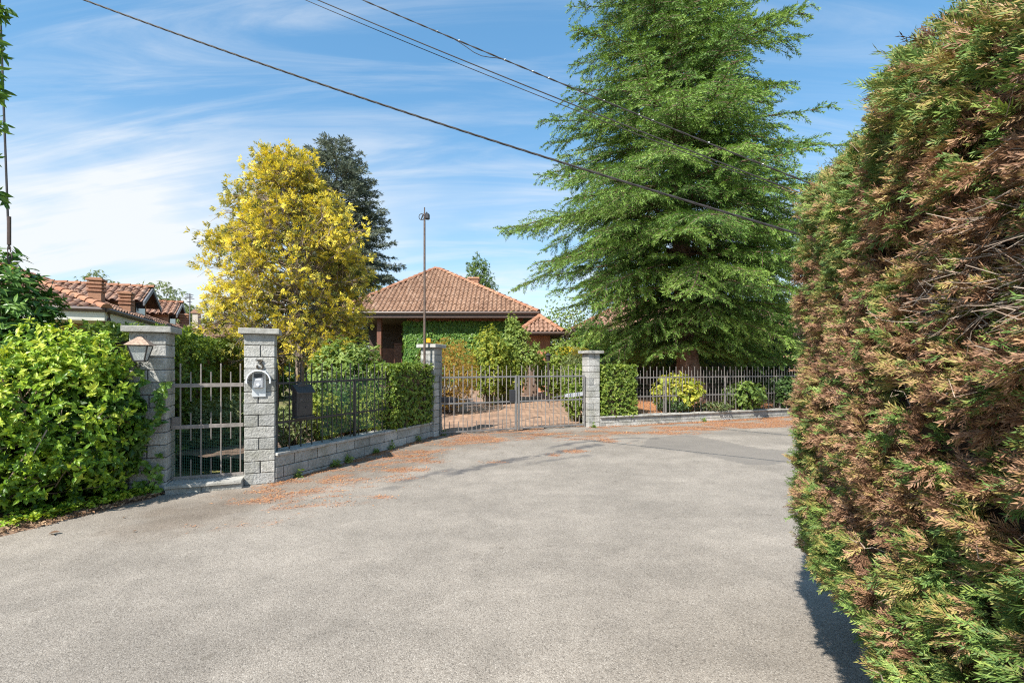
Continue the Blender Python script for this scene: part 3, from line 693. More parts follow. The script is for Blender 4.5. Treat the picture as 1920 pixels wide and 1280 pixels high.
# step of the small gate
a = Acc(); st0 = P_LAMP + UG * .385 + NG * .12; glen = float(np.dot(P_NUM - P_LAMP, UG)) - .39
t = thing('gate_step', 'pale stone threshold step below the narrow iron gate', 'step', st0 + UG * glen / 2)
bbox_bevel(a, V3(*st0[:2], .075), UG * glen, -NG * .5, Z * .04, .006, .7); a.build('tread', M['slab'], t)
a = Acc()
for x0, x1 in ((0, .38), (.386, glen)): bbox_bevel(a, V3(*st0[:2], -.1) + UG * x0 - NG * .03, UG * (x1 - x0), -NG * .42, Z * .172, .004, rng.uniform(.2, .7))
a.build('riser', M['block'], t)

# ---------------------------------------------------------------- iron fences and gates
def bar_mesh(length, r, mat, t):
    """one flat-topped square bar standing on its own origin"""
    a = Acc(); bbox_bevel(a, (-r, -r, 0), (2 * r, 0, 0), (0, 2 * r, 0), (0, 0, length), r * .3, t); o = a.build('bar', mat, None, base=(0, 0, 0)); me = o.data; bpy.data.objects.remove(o); return me
def barset(parent, spots, meshes, ang):
    b = V3(*parent['_base'])
    for q, key in spots:
        o = bpy.data.objects.new('bar', meshes[key]); C.objects.link(o); o.parent = parent; o.location = tuple(q - b); o.rotation_euler = (0, 0, ang)
def rail(parent, p0, p1, h, d, mat, t=.5, name='rail'):
    u = p1 - p0; n_ = unit(np.cross(u, Z)); a = Acc(); bbox_bevel(a, p0 - n_ * d / 2 - Z * h / 2, u, n_ * d, Z * h, .003, t); return a.build(name, mat, parent)
def fence(name, label, o, u, length, sp, zt, zs, rails, zb, mat, posts, r=.0075, group='iron railings on the low walls', seglen=.17):
    """long bars to zt; between them short bars crossing each rail"""
    t = thing(name, label, 'fence', o + u * length / 2 + Z * (zb - o[2]), group)
    ang = math.atan2(u[1], u[0])
    ms = {'long': bar_mesh(zt - zb, r, mat, .6)}
    zr = rails
    ms['top'] = bar_mesh(zs - (zr[0] - seglen), r * .9, mat, .55); ms['mid'] = bar_mesh(seglen * 2, r * .9, mat, .5)
    sp_ = []; x = sp * .4; k = 0
    while x < length:
        q = o + u * x
        if k % 2 == 0: sp_.append((V3(q[0], q[1], zb), 'long'))
        else:
            sp_.append((V3(q[0], q[1], zr[0] - seglen), 'top')); sp_.append((V3(q[0], q[1], zr[1] - seglen), 'mid'))
        x += sp / 2; k += 1
    barset(t, sp_, ms, ang)
    for z in zr: rail(t, V3(o[0], o[1], z), V3(*(o + u * length)[:2], z), .032, .012, mat, .45)
    for x in posts:
        q = o + u * x; a = Acc(); bbox_bevel(a, V3(q[0], q[1], zb) - u * .02 - np.cross(Z, u) * .02, u * .04, np.cross(Z, u) * .04, Z * (zr[0] + .02 - zb), .004, .6); a.build('post', mat, t)
    return t, ang
fo = W0 - NW * .10 + UW * .03
f1, _ = fence('iron_fence', 'dark iron railing with the black mailbox hung on it', fo, UW, 3.7, .205, 1.625, 1.50, (1.345, .80), .412, M['blackiron'], (1.62, 3.5))
fo2 = P_FAR + UR * 1.36 - NR * .10
f2, ang2 = fence('iron_fence', 'long rusty brown iron railing under the big conifer', fo2, UR, 6.5, .20, 1.56, 1.46, (1.28, .80), .357, M['iron'], (.95, 2.9, 4.9))
def wiremesh(parent, o, u, length, z0, z1, s, mat, r=.0012):
    a = Acc()
    xs = np.arange(0, length + .001, s); zs = np.arange(z0, z1 + .001, s)
    A = [V3(*(o + u * x)[:2], z0) for x in xs] + [V3(*o[:2], z) for z in zs]; B = [V3(*(o + u * x)[:2], z1) for x in xs] + [V3(*(o + u * length)[:2], z) for z in zs]
    sticks(a, A, B, r, .7); a.build('wire_mesh', mat, parent)
wiremesh(f2, fo2 - NR * .03, UR, 6.4, .42, 1.18, .10, M['iron'], .0022)
M['greennet'] = plain('green_net', (.05, .16, .11), .6, 0, .2, 8)
wiremesh(f1, fo - NW * .04 + UW * .9, UW, 1.6, .5, 1.40, .022, M['greennet'], .0018)

# narrow gate
go = P_LAMP + UG * .39 - NG * .17; gl = glen - .02
gt = thing('garden_gate', 'narrow weathered iron gate between the lantern pillar and the numbered pillar', 'gate', V3(*(go + UG * gl / 2)[:2], .12))
ga = math.atan2(UG[1], UG[0]); mi = M['iron']
ms = {'long': bar_mesh(1.48, .008, mi, .75), 'top': bar_mesh(.38, .007, mi, .7), 'mid': bar_mesh(.36, .007, mi, .6), 'low': bar_mesh(.24, .007, mi, .5)}
sp_ = []; x = .10; k = 0
while x < gl - .03:
    q = go + UG * x
    if k % 2 == 0: sp_.append((V3(*q[:2], .14), 'long'))
    else: sp_ += [(V3(*q[:2], 1.13), 'top'), (V3(*q[:2], .62), 'mid'), (V3(*q[:2], .14), 'low')]
    x += .113; k += 1
barset(gt, sp_, ms, ga)
for z, h in ((1.335, .05), (.80, .05), (.15, .035)): rail(gt, V3(*go[:2], z), V3(*(go + UG * gl)[:2], z), h, .018, M['iron'], .8)
a = Acc(); bbox_bevel(a, V3(*go[:2], .80), UG * .10, -NG * .05, Z * .13, .004, .55); a.build('lock_case', M['iron'], gt)
wiremesh(gt, go - NG * .02, UG, gl, .17, .78, .02, M['greennet'], .0012)

# double drive gate, two leaves
HG0 = P_MID + unit(V3(.93, -.36, 0)) * .33 - unit(V3(-.36, -.93, 0)) * .20 + V3(.02, 0, 0); HG1 = P_FAR - NR * .12 - UR * .02
UD = unit(HG1 - HG0); UD[2] = 0; UD = unit(UD); DL = float(np.dot(HG1 - HG0, UD)) / 2; ND = V3(UD[1], -UD[0], 0)
def leaf(label, o, hinge_first):
    t = thing('gate_leaf', label, 'gate', V3(*(o + UD * DL / 2)[:2], .12), 'leaves of the double drive gate'); an = math.atan2(UD[1], UD[0]); zg = .15
    L_ = DL - .02
    ms = {'long': bar_mesh(1.59 - zg, .0085, M['iron'], .85), 'top': bar_mesh(.34, .0075, M['iron'], .75), 'mid': bar_mesh(.33, .0075, M['iron'], .65), 'low': bar_mesh(.24, .0075, M['iron'], .55)}
    sp_ = []; x = .10; k = 0
    while x < L_ - .06:
        q = o + UD * x
        if k % 2 == 0: sp_.append((V3(*q[:2], zg), 'long'))
        else: sp_ += [(V3(*q[:2], 1.14), 'top'), (V3(*q[:2], .60), 'mid'), (V3(*q[:2], zg), 'low')]
        x += .102; k += 1
    barset(t, sp_, ms, an)
    for z, h in ((1.335, .045), (.775, .04), (.165, .045)): rail(t, V3(*(o + UD * .02)[:2], z), V3(*(o + UD * L_)[:2], z), h * .8, .018, M['greymetal'])
    for x, ws in ((.0, .045 if not hinge_first else .022), (L_ - .045 if hinge_first else L_ - .022, .045 if hinge_first else .022)):
        a = Acc(); bbox_bevel(a, V3(*(o + UD * x + ND * .018)[:2], .13), UD * ws, -ND * .036, Z * 1.235, .005, .5); a.build('stile', M['greymetal'], t)
    return t
g1 = leaf('grey iron gate leaf hinged on the beacon pillar, carrying the lock case', HG0, True)
g2 = leaf('grey iron gate leaf hinged on the pillar by the clipped ivy block', HG0 + UD * (DL + .006), False)
a = Acc(); bbox_bevel(a, V3(*(HG0 + UD * (DL - .20) + ND * .03)[:2], .78), UD * .13, -ND * .06, Z * .26, .008, .5); lc = a.build('lock_case', M['darkplastic'], g1)
a = Acc(); q = HG0 + UD * (DL + .10) + ND * .02 + Z * .86; q[2] = .93; tube(a, [q, q + ND * .05, q + ND * .05 + UD * .09], .009, 6); a.build('handle', M['darkplastic'], g2)
def opener(label, q0, q1, mat, h0, h1, d):
    t = thing('gate_opener', label, 'gate opener', q0, 'motor arms of the double gate'); u = q1 - q0; l = np.linalg.norm(u); uu = unit(u); n_ = unit(np.cross(uu, Z))
    a = Acc(); prism(a, [(0, -h0 / 2), (l * .8, -h0 / 2), (l, -h1 / 2), (l, h1 / 2), (l * .75, h0 / 2), (0, h0 / 2)], q0 - n_ * d / 2, uu, Z, n_, d); a.build('housing', mat, t)
    a = Acc(); tube(a, [q1 - uu * .05, q1 + uu * .35], .014, 8); a.build('piston', M['greymetal'], t)
    a = Acc(); box(a, q0 - uu * .07 - Z * .04 - n_ * .03, uu * .1, n_ * .06, Z * .08); a.build('bracket', M['greymetal'], t)
opener('dark grey motor arm fixed to the beacon pillar behind the gate', V3(*(HG0 - ND * .10 + UD * .03)[:2], .86), V3(*(HG0 - ND * .10 + UD * .42)[:2], .85), M['darkplastic'], .11, .07, .1)
opener('white motor arm fixed behind the gate to the pillar by the ivy block', V3(*(HG1 - ND * .10 - UD * .03)[:2], .90), V3(*(HG1 - ND * .10 - UD * .50)[:2], .86), plain('motor_arm_grey', (.5, .51, .53), .4, 0, .08), .085, .06, .09)

# ---------------------------------------------------------------- things on the pillars
def frame_at(o, u, n):   # returns local-to-world helper
    return lambda x, z, d=0.0: o + u * x + Z * z + n * d
# lantern
lc_ = at(263, 660, 5.72); t = thing('wall_lantern', 'old lantern with a rusty pyramid roof fixed to the pillar beside the hedge', 'lantern', lc_)
u, n = UG, NG; c = V3(*lc_[:2], 0); zt = 1.835
def sq(c, h, z): return [c - u * h - n * h + Z * z, c + u * h - n * h + Z * z, c + u * h + n * h + Z * z, c - u * h + n * h + Z * z]
a = Acc(); lo, hi = sq(c, .128, zt), sq(c, .02, zt + .10)
a.add(lo + hi, [np.array([[0, 1, 5, 4], [1, 2, 6, 5], [2, 3, 7, 6], [3, 0, 4, 7], [4, 5, 6, 7], [3, 2, 1, 0]])]); lo2 = sq(c, .148, zt - .006)
a.build('lantern_roof', M['copper'], t)
a = Acc()
for s in (-1, 0, 1): tube(a, [c + u * (s * .045 + .018 * math.cos(k)) + Z * (zt + .103 + .018 * math.sin(k)) for k in np.linspace(0, 2 * np.pi, 9)], .005, 5)
a.build('finial', M['blackiron'], t)
tp, bt = sq(c, .098, zt - .008), sq(c, .054, zt - .185)
a = Acc()
for k in range(4): tube(a, [tp[k], bt[k]], .0085, 5)
for k in range(4):
    tube(a, [tp[k], tp[(k + 1) % 4]], .006, 5); tube(a, [bt[k], bt[(k + 1) % 4]], .009, 5)
a.build('frame', M['blackiron'], t)
a = Acc()
for k in range(4):
    q = np.array([tp[k], tp[(k + 1) % 4], bt[(k + 1) % 4], bt[k]]); m_ = q.mean(0); q = m_ + (q - m_) * .97; inn = c + Z * (zt - .1)
    nn = unit(np.cross(q[1] - q[0], q[3] - q[0])); nn = nn if np.dot(nn, m_ - inn) > 0 else -nn
    prism(a, [(0, 0)], q[0], u, n, nn, 0) if False else a.add(np.vstack([q, q - nn * .004]), [np.array([[0, 1, 2, 3], [7, 6, 5, 4], [0, 4, 5, 1], [1, 5, 6, 2], [2, 6, 7, 3], [3, 7, 4, 0]])])
a.build('glass_pane', M['glass'], t)
a = Acc(); tube(a, [c + Z * (zt - .2), c + Z * (zt - .12)], [.02, .016], 8); tube(a, [c + Z * (zt - .12), c + Z * (zt - .045)], [.028, .02], 8); a.build('bulb', M['whiteplastic'], t)
a = Acc(); wp = P_LAMP + u * .06 + Z * (zt - .19); tube(a, [c + Z * (zt - .205), c + Z * (zt - .25), (c + wp) / 2 + Z * ((zt - .25) - (c + wp)[2] / 2 - .0), V3(*wp[:2], zt - .21)], .011, 6); a.build('bracket', M['blackiron'], t)

# intercom
t = thing('intercom', 'pale grey door intercom under a curved rain hood on the numbered pillar', 'intercom', P_NUM + UG * .2 + Z * 1.35)
w = frame_at(P_NUM + NG * .008, UG, NG)
a = Acc(); bbox_bevel(a, w(.095, 1.175), UG * .165, NG * .012, Z * .35, .004); a.build('back_plate', plain('intercom_plate', (.62, .64, .66), .35, .3, .05), t)
a = Acc(); bbox_bevel(a, w(.118, 1.295, .012), UG * .115, NG * .05, Z * .20, .008); a.build('speaker_unit', M['greyplastic'], t)
a = Acc(); bbox_bevel(a, w(.125, 1.43, .0625), UG * .10, NG * .002, Z * .055, .001); a.build('speaker_grille', M['darkplastic'], t)
a = Acc(); bbox_bevel(a, w(.135, 1.40, .0625), UG * .075, NG * .003, Z * .018, .001); a.build('name_strip', M['whiteplastic'], t)
a = Acc(); tube(a, [w(.172, 1.34, .062), w(.172, 1.34, .072)], .019, 14); a.build('call_button', M['whiteplastic'], t)
a = Acc(); th = np.radians(np.linspace(-12, 192, 18)); oc = .178; R = .150
outer = [(oc + R * math.cos(k) * .98, 1.385 + R * math.sin(k)) for k in th]; inner = [(oc + (R - .014) * math.cos(k) * .98, 1.385 + (R - .014) * math.sin(k)) for k in th][::-1]
pt = outer + inner; Pn = np.array([w(x, z, .0) for x, z in pt]); m_ = len(pt); h_ = len(outer)
Pf = np.array([w(x, z, .105 if True else 0) for x, z in pt]); i = np.arange(h_ - 1)
qs = np.vstack([np.stack([i, i + 1, i + 1 + m_, i + m_], 1), np.stack([i + h_, i + h_ + 1, i + h_ + 1 + m_, i + h_ + m_], 1), np.stack([i, i + 1, m_ - 2 - i, m_ - 1 - i], 1) + m_, np.stack([i + 1, i, m_ - 1 - i, m_ - 2 - i], 1),
               np.array([[0, m_, 2 * m_ - 1, m_ - 1], [h_ - 1, h_, h_ + m_, h_ - 1 + m_]])])
a.add(np.vstack([Pn, Pf]), [qs]); a.build('rain_hood', M['whiteplastic'], t)

# beacon
q = P_MID + unit(V3(.93, -.36, 0)) * .10 + unit(V3(.36, .93, 0)) * .16; q[2] = 2.033
t = thing('warning_beacon', 'small orange flashing beacon on top of the pillar beside the pole', 'beacon', q)
a = Acc(); tube(a, [q, q + Z * .03], .045, 12); a.build('beacon_base', M['darkplastic'], t)
a = Acc(); bbox_bevel(a, q + V3(-.045, -.045, .03), (.09, 0, 0), (0, .09, 0), (0, 0, .10), .016); a.build('lens', M['orangelens'], t)
a = Acc(); tube(a, [q + V3(.03, .0, .13), q + V3(.03, 0, .16)], .007, 6); a.build('aerial', M['darkplastic'], t)

# mailbox
mo = W0 + UW * .335 - NW * .075; mz = .865
t = thing('mailbox', 'black metal mailbox with a peaked lid hung on the dark railing', 'mailbox', V3(*(mo + UW * .15)[:2], mz))
w = lambda x, z, d=0.0: V3(*mo[:2], 0) + UW * x + Z * z + NW * d
mw, mh, md = .29, .37, .105
a = Acc(); bbox_bevel(a, w(0, mz), UW * mw, NW * md, Z * mh, .008); a.build('case', M['blackiron'], t)
a = Acc(); prism(a, [(0, .01), (md + .035, -.045), (md + .035, -.03), (.035, .085), (0, .085)], w(-.018, mz + mh), NW, Z, UW, mw + .036)
prism(a, [(-.0, .05), (mw + .0, .05), (mw / 2, .115)], w(0, mz + mh - .005, .0), UW, Z, NW, .06); lid = a.build('lid', M['blackiron'], t)
a = Acc(); bbox_bevel(a, w(.03, mz + .03, md), UW * (mw - .06), NW * .005, Z * (.17), .002); d_ = a.build('door', M['blackiron'], t)
a = Acc(); tube(a, [w(mw * .55, mz + .125, md + .004), w(mw * .55, mz + .125, md + .013)], .014, 10); a.build('lock', M['darkplastic'], d_)
a = Acc()
for x in (.09, .15, .21): tube(a, [w(x, mz + .29, md + .0005), w(x, mz + .29, md + .003)], .012, 8)
a.build('viewing_hole', M['darkplastic'], t)
a = Acc(); bbox_bevel(a, w(-.015, mz - .03), UW * (mw + .03), NW * (md + .02), Z * .032, .006); a.build('foot_tray', M['blackiron'], t)
fc_ = bpy.data.curves.new('lettering', 'FONT'); fc_.body = 'POSTA'; fc_.size = .062; fc_.extrude = .002; fc_.align_x = 'CENTER'; fc_.resolution_u = 2
fo_ = bpy.data.objects.new('tmp', fc_); C.objects.link(fo_); bpy.context.view_layer.update()
me = bpy.data.meshes.new_from_object(fo_.evaluated_get(bpy.context.evaluated_depsgraph_get())); bpy.data.objects.remove(fo_)
me.materials.clear(); me.materials.append(plain('worn_letters', (.13, .12, .115), .5, .3))
lo_ = bpy.data.objects.new('lettering', me); C.objects.link(lo_); lo_.parent = t
B = Matrix.Identity(4)
for r_, (vx, vy, vz) in enumerate(zip(UW, Z, NW)): B[r_][0], B[r_][1], B[r_][2] = vx, vy, vz
lp = w(mw / 2, mz + .213, md + .003) - V3(*t['_base']); B.translation = Vector(lp); lo_.matrix_local = B

# pole with a junction box
pb = V3(-1.90, 10.04 - .22, .1) + V3(.0, .0, 0); pb = V3((796 - CX) / F * 9.82, 9.82, .08); pt_ = at(796, 399, 9.82)[2]
t = thing('pole', 'tall thin brown metal pole rising in front of the beacon pillar', 'pole', pb)
a = Acc(); tube(a, [pb, V3(*pb[:2], 2.6), V3(*pb[:2], pt_)], [.026, .024, .020], 10); a.build('shaft', M['pole'], t)
a = Acc(); tube(a, [V3(*pb[:2], pt_), V3(*pb[:2], pt_ + .11)], .012, 8); a.build('tip', M['pole'], t)
a = Acc(); q = V3(*pb[:2], pt_ - .09)
bbox_bevel(a, q + V3(.015, -.05, -.05), (.09, 0, 0), (0, .09, 0), (0, 0, .12), .02); tube(a, [q + V3(.03, -.01, .02), q + V3(.05, -.01, .10)], .016, 6); jb = a.build('junction_box', M['darkplastic'], t)
a = Acc(); tube(a, [q + V3(-.055 + .055 * math.cos(k), -.02, .0 + .062 * math.sin(k)) for k in np.linspace(.2, 2 * np.pi - .2, 16)], .008, 6); tube(a, [q + V3(-.06, -.02, -.045), q + V3(-.03, -.02, .04)], .014, 6); a.build('cable_coil', M['cable'], t)

# ---------------------------------------------------------------- overhead wires
def wire(name, label, p0, p1, sag, r, strands=1, n=120, ext=0, tags=None):
    t_ = np.linspace(0, 1, n); base = p0 * 1.0; a = Acc(); P0 = p0 + (p1 - p0) * t_[:, None]; P0[:, 2] -= sag * 4 * t_ * (1 - t_)
    if strands == 1: tube(a, P0, r, 6, .5)
    else:
        for s in range(strands):
            ph = 2 * np.pi * s / strands + t_ * np.linalg.norm(p1 - p0) * 2 * np.pi / .55
            tube(a, P0 + r * .9 * np.stack([0 * ph, np.cos(ph), np.sin(ph)], 1), r, 6, .5)
    o = a.build(name, M['cable'], base=base); return tag(o, label, 'cable', 'overhead cables'), P0
dv = V3(3.22, -.6, -1.35) / 3.22
wire('overhead_cable', 'thick twisted overhead cable, lowest of the four across the sky', at(245, 0, 6.72) - dv * 5, at(1488, 407, 5.12) + dv * 3.0, .28, .0072, 3, 260)
def w2(label, a0, a1, d0, d1, r, sag, s=1, e0=4, e1=3):
    p0, p1 = at(*a0, d0), at(*a1, d1); u = unit(p1 - p0); return wire('overhead_cable', label, p0 - u * e0, p1 + u * e1, sag, r, s, 200)
_, PC = w2('upper overhead cable with pale clips along it, topmost of the four', (690, -4), (1508, 331), 8.2, 6.6, .0068, .10, 2)
w2('middle overhead cable running just below the clipped one', (614, -2), (1500, 352), 8.3, 6.7, .0085, .12)
w2('thin overhead cable running just above the twisted one', (598, -2), (1494, 352), 8.4, 6.8, .006, .16)
a = Acc()
for k in (74, 80, 92, 99, 103, 111, 116, 124, 127, 139, 150): tube(a, [PC[k] + V3(-.012, 0, .003), PC[k] + V3(.014, 0, .009)], .0095, 6)
o = bpy.data.objects[_.name]; a.build('cable_clip', M['whiteplastic'], None, base=V3(*o['_base'])); cl = bpy.data.objects['cable_clip']; cl.parent = o; cl.location = (0, 0, 0)
a = Acc(); lp = [PC[78], PC[80] + V3(0, 0, -.02), PC[82] + V3(0, 0, -.05), PC[84] + V3(0, 0, -.085), PC[86] + V3(0, 0, -.09), PC[88] + V3(0, 0, -.06), PC[90] + V3(0, 0, -.02), PC[92]]; tube(a, lp, .006, 5); s_ = a.build('slack_loop', M['cable'], None, base=V3(*o['_base'])); s_.parent = o; s_.location = (0, 0, 0)
# guy wire at the edge of the hedge
q0, q1 = at(-2, -40, 6.1), at(17, 468, 6.1)
t = thing('guy_wire', 'taut vertical guy wire ending in an iron ring above the dark laurel', 'guy wire', q1)
a = Acc(); tube(a, [q0 + (q0 - q1) * .3, q0, (q0 + q1) / 2, q1], .012, 6); a.build('wire', M['cable'], t)
a = Acc(); tube(a, [q1 + (q1 - q0) * .0 + V3(0, 0, .42), q1 + V3(0, 0, .06)], .021, 6); tube(a, [q1 + V3(.02 * math.cos(k) - .0, 0, .0 + .055 * math.sin(k)) for k in np.linspace(0, 2 * np.pi, 14)], .006, 6)
tube(a, [q1 + V3(.008 + .028 * math.cos(k), 0, -.085 + .045 * math.sin(k)) for k in np.linspace(0, 2 * np.pi, 14)], .009, 6); tube(a, [q1 + V3(.0, 0, -.12), q1 + V3(-.0, 0, -.5), q1 + V3(-.02, .02, -2.9)], .013, 6); a.build('ring', M['gutter'], t)
# ================================================================ buildings
def tile_face(at_, as_, p0, p1, tops, tw=.22, tl=.36, amp=.062):
    e = unit(p1 - p0); s = tops[0] - p0; s = unit(s - e * np.dot(s, e)); n = unit(np.cross(e, s)); n = n if n[2] > 0 else -n
    poly = [(np.dot(p - p0, e), np.dot(p - p0, s)) for p in [p0, p1] + list(tops)]
    as_.add([p - n * .05 for p in [p0, p1] + list(tops)], [np.arange(len(poly))[None]], .5)
    xs = [p[0] for p in poly]; ys = [p[1] for p in poly]
    I = np.arange(math.floor(min(xs) / tw), math.ceil(max(xs) / tw)); J = np.arange(0, math.ceil(max(ys) / tl))
    i, j = np.meshgrid(I, J); i, j = i.ravel(), j.ravel(); cx, cy = (i + .5) * tw, (j + .5) * tl
    k = inpoly(cx, cy, poly); i, j = i[k], j[k]; m = len(i)
    if m == 0: return
    pr = np.array([[0, -.25], [.12, .45], [.32, 1], [.52, .95], [.70, .4], [.80, -.2], [1.0, -.25]]); q = len(pr)
    jx = rng.normal(size=m) * .004; jz = rng.normal(size=m) * .006
    a0 = (i * tw + jx)[:, None] + pr[None, :, 0] * tw; h = pr[None, :, 1] * amp + jz[:, None]
    lo = p0 + a0[..., None] * e + (j * tl - .03)[:, None, None] * s + (h + .035)[..., None] * n
    hi = p0 + a0[..., None] * e + ((j + 1) * tl + .01)[:, None, None] * s + h[..., None] * n
    bt = p0 + a0[..., None] * e + (j * tl - .03)[:, None, None] * s + (h - .0)[..., None] * n
    V = np.stack([bt, lo, hi], 1).reshape(-1, 3)
    f = np.array([[r * q + c, r * q + c + 1, (r + 1) * q + c + 1, (r + 1) * q + c] for r in (0, 1) for c in range(q - 1)])
    at_.add(V, (f[None] + 3 * q * np.arange(m)[:, None, None]).reshape(-1, 4), np.repeat(np.clip(rng.normal(.5, .17, m), 0, 1), 3 * q))
def caps(acc, p0, p1, r=.12, l=.38):
    u = p1 - p0; L_ = np.linalg.norm(u); u = unit(u); sde = unit(np.cross(u, Z)); up = np.cross(sde, u); up = up if up[2] > 0 else -up
    n = max(1, int(L_ / l)); l = L_ / n
    for k in range(n):
        A = np.radians(np.linspace(0, 180, 8)); ra, rb = r * 1.12, r * .92
        c0, c1 = p0 + u * (k * l - .03), p0 + u * ((k + 1) * l + .02)
        V = [c0 + sde * math.cos(x) * ra + up * (math.sin(x) * ra * .9 + .02) for x in A] + [c1 + sde * math.cos(x) * rb + up * (math.sin(x) * rb * .9 + .005) for x in A]
        acc.add(V, [np.array([[c, c + 1, c + 9, c + 8] for c in range(7)]), np.arange(8)[None]], rng.uniform(0, 1))
def hip(parent, o, u, U, v, V_, ez, pitch, tmat, name='roof', faces=(0, 1, 2, 3), tw=.22, tl=.36, shift=0.0):
    """hipped roof over the rectangle o + u*U + v*V; returns the roof part"""
    o = V3(o[0], o[1], ez); A, B, Cc, D = o, o + u * U, o + u * U + v * V_, o + v * V_
    if U >= V_:
        h = V_ / 2 * math.tan(math.radians(pitch)); R1 = o + v * V_ / 2 + u * (V_ / 2 + shift) + Z * h; R2 = o + v * V_ / 2 + u * (U - V_ / 2 + shift) + Z * h
        F_ = [(A, B, [R2, R1]), (B, Cc, [R2]), (Cc, D, [R1, R2]), (D, A, [R1])]; E = [(A, R1), (D, R1), (B, R2), (Cc, R2), (R1, R2)]
    else:
        h = U / 2 * math.tan(math.radians(pitch)); R1 = o + u * U / 2 + v * U / 2 + Z * h; R2 = o + u * U / 2 + v * (V_ - U / 2) + Z * h
        F_ = [(A, B, [R1]), (B, Cc, [R2, R1]), (Cc, D, [R2]), (D, A, [R1, R2])]; E = [(A, R1), (B, R1), (Cc, R2), (D, R2), (R1, R2)]
    ta, sa, ca = Acc(), Acc(), Acc()
    for k in range(4):
        if k in faces: tile_face(ta, sa, *F_[k], tw, tl)
        else: sa.add([p - Z * .03 for p in [F_[k][0], F_[k][1]] + F_[k][2]], [np.arange(2 + len(F_[k][2]))[None]])
    r = ta.build(name, tmat, parent); sa.build('roof_deck', M['underroof'], r)
    for p, q in E:
        if np.linalg.norm(q - p) > .2: caps(ca, p, q)
    ca.build('ridge_tiles', M['ridge'], r)
    return r, R1, R2
def gutter(parent, pts, z, r=.07, mat='gutter', name='gutter'):
    a = Acc()
    for p, q in zip(pts[:-1], pts[1:]): tube(a, [V3(*p[:2], z), V3(*q[:2], z)], r, 8)
    return a.build(name, M[mat], parent)
X_, Y_ = V3(1, 0, 0), V3(0, 1, 0)

# ---- main house under the pyramid roof
H = thing('house', 'low house with a red tiled pyramid roof and a creeper covered front wall', 'house', (-3.7, 27.5, .4))
roof, R1, R2 = hip(H, (-8.6, 23.0), X_, 9.85, Y_, 9.6, 4.15, 32, M['tile'], faces=(0, 1, 3), shift=-.68)
gutter(H, [(-8.65, 32.6), (-8.65, 22.93), (1.3, 22.93), (1.3, 32.6)], 4.09, .075)
a = Acc(); abox(a, -8.6, 1.25, 23.0, 32.6, 3.90, 4.02); a.build('soffit', M['darkwood'], H)
a = Acc(); abox(a, -8.6, 1.25, 22.97, 22.998, 3.86, 4.05); a.build('fascia', M['gutter'], H)
a = Acc(); abox(a, -5.22, .55, 23.82, 32.0, .2, 3.9); a.build('wall', M['terracotta'], H)
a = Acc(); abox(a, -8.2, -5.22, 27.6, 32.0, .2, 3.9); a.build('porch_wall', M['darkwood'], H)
for x, y_ in ((-6.62, 23.5), (-8.3, 23.5)):
    a = Acc(); bbox_bevel(a, (x, y_, .3), (.22, 0, 0), (0, .22, 0), (0, 0, 3.6), .01); a.build('porch_post', M['wood'], H)
a = Acc(); bbox_bevel(a, (-6.05, 24.6, .3), (.42, 0, 0), (0, .1, 0), (0, 0, 2.3), .01); bbox_bevel(a, (-6.05, 24.6, 2.62), (.42, 0, 0), (0, .1, 0), (0, 0, .1), .01); sh = a.build('porch_screen', M['wood'], H)
a = Acc(); bbox_bevel(a, (-7.3, 25.9, .3), (1.0, 0, 0), (0, .06, 0), (0, 0, 2.2), .01); dr = a.build('door', M['wood'], H)
a = Acc(); tube(a, [(-6.42, 25.86, 1.4), (-6.42, 25.86, 1.55)], .02, 6); a.build('handle', M['brass'], dr)
a = Acc(); z0 = 6.22
bbox_bevel(a, (-2.60, 28.4, z0 - .6), (.62, 0, 0), (0, .6, 0), (0, 0, 1.05), .02, .2); bbox_bevel(a, (-2.65, 28.35, z0 + .452), (.72, 0, 0), (0, .70, 0), (0, 0, .12), .02, .9); a.build('chimney', M['brick'], H)
a = Acc(); bbox_bevel(a, (-8.9 + 1.0, 28.5, 4.6), (.7, 0, 0), (0, .6, 0), (0, 0, 1.35), .02, .2); bbox_bevel(a, (-7.96, 28.44, 5.952), (.82, 0, 0), (0, .72, 0), (0, 0, .12), .02, .8); a.build('chimney', M['brick'], H)
# creeper on the front wall
n_ = 9000; px_ = rng.uniform(-5.3, .6, n_); pz = rng.uniform(.6, 3.78, n_)
e_ = .14 * fbm(np.stack([px_ * 1.5, pz * 1.5, 0 * px_], 1), 41) + rng.uniform(0, .12, n_)
a = Acc(); P_ = np.stack([px_, 23.80 - .03 - e_, pz], 1); D = np.stack([rng.normal(size=n_) * .5, -.35 + 0 * px_, -1 + rng.normal(size=n_) * .25], 1); N = np.stack([rng.normal(size=n_) * .3, -1 + 0 * px_, .55 + rng.normal(size=n_) * .3], 1)
leaves(a, P_, D, N, rng.uniform(.11, .19, n_), rng.uniform(.10, .17, n_), np.clip(rng.normal(.5, .2, n_), 0, 1), 'fold')
n2 = 900; pz = rng.uniform(.6, 3.78, n2); py_ = 23.8 + rng.uniform(-.1, 1.2, n2); P_ = np.stack([-5.27 - rng.uniform(0, .15, n2), py_, pz], 1)
leaves(a, P_, np.stack([-.3 + 0 * pz, rng.normal(size=n2) * .4, -1 + 0 * pz], 1), np.stack([-1 + 0 * pz, rng.normal(size=n2) * .3, .5 + 0 * pz], 1), .15, .13, np.clip(rng.normal(.45, .2, n2), 0, 1), 'fold')
tag(a.build('wall_creeper', M['ivy'], base=(-2.4, 23.7, .5)), 'green creeper covering the front wall under the pyramid roof', 'creeper')

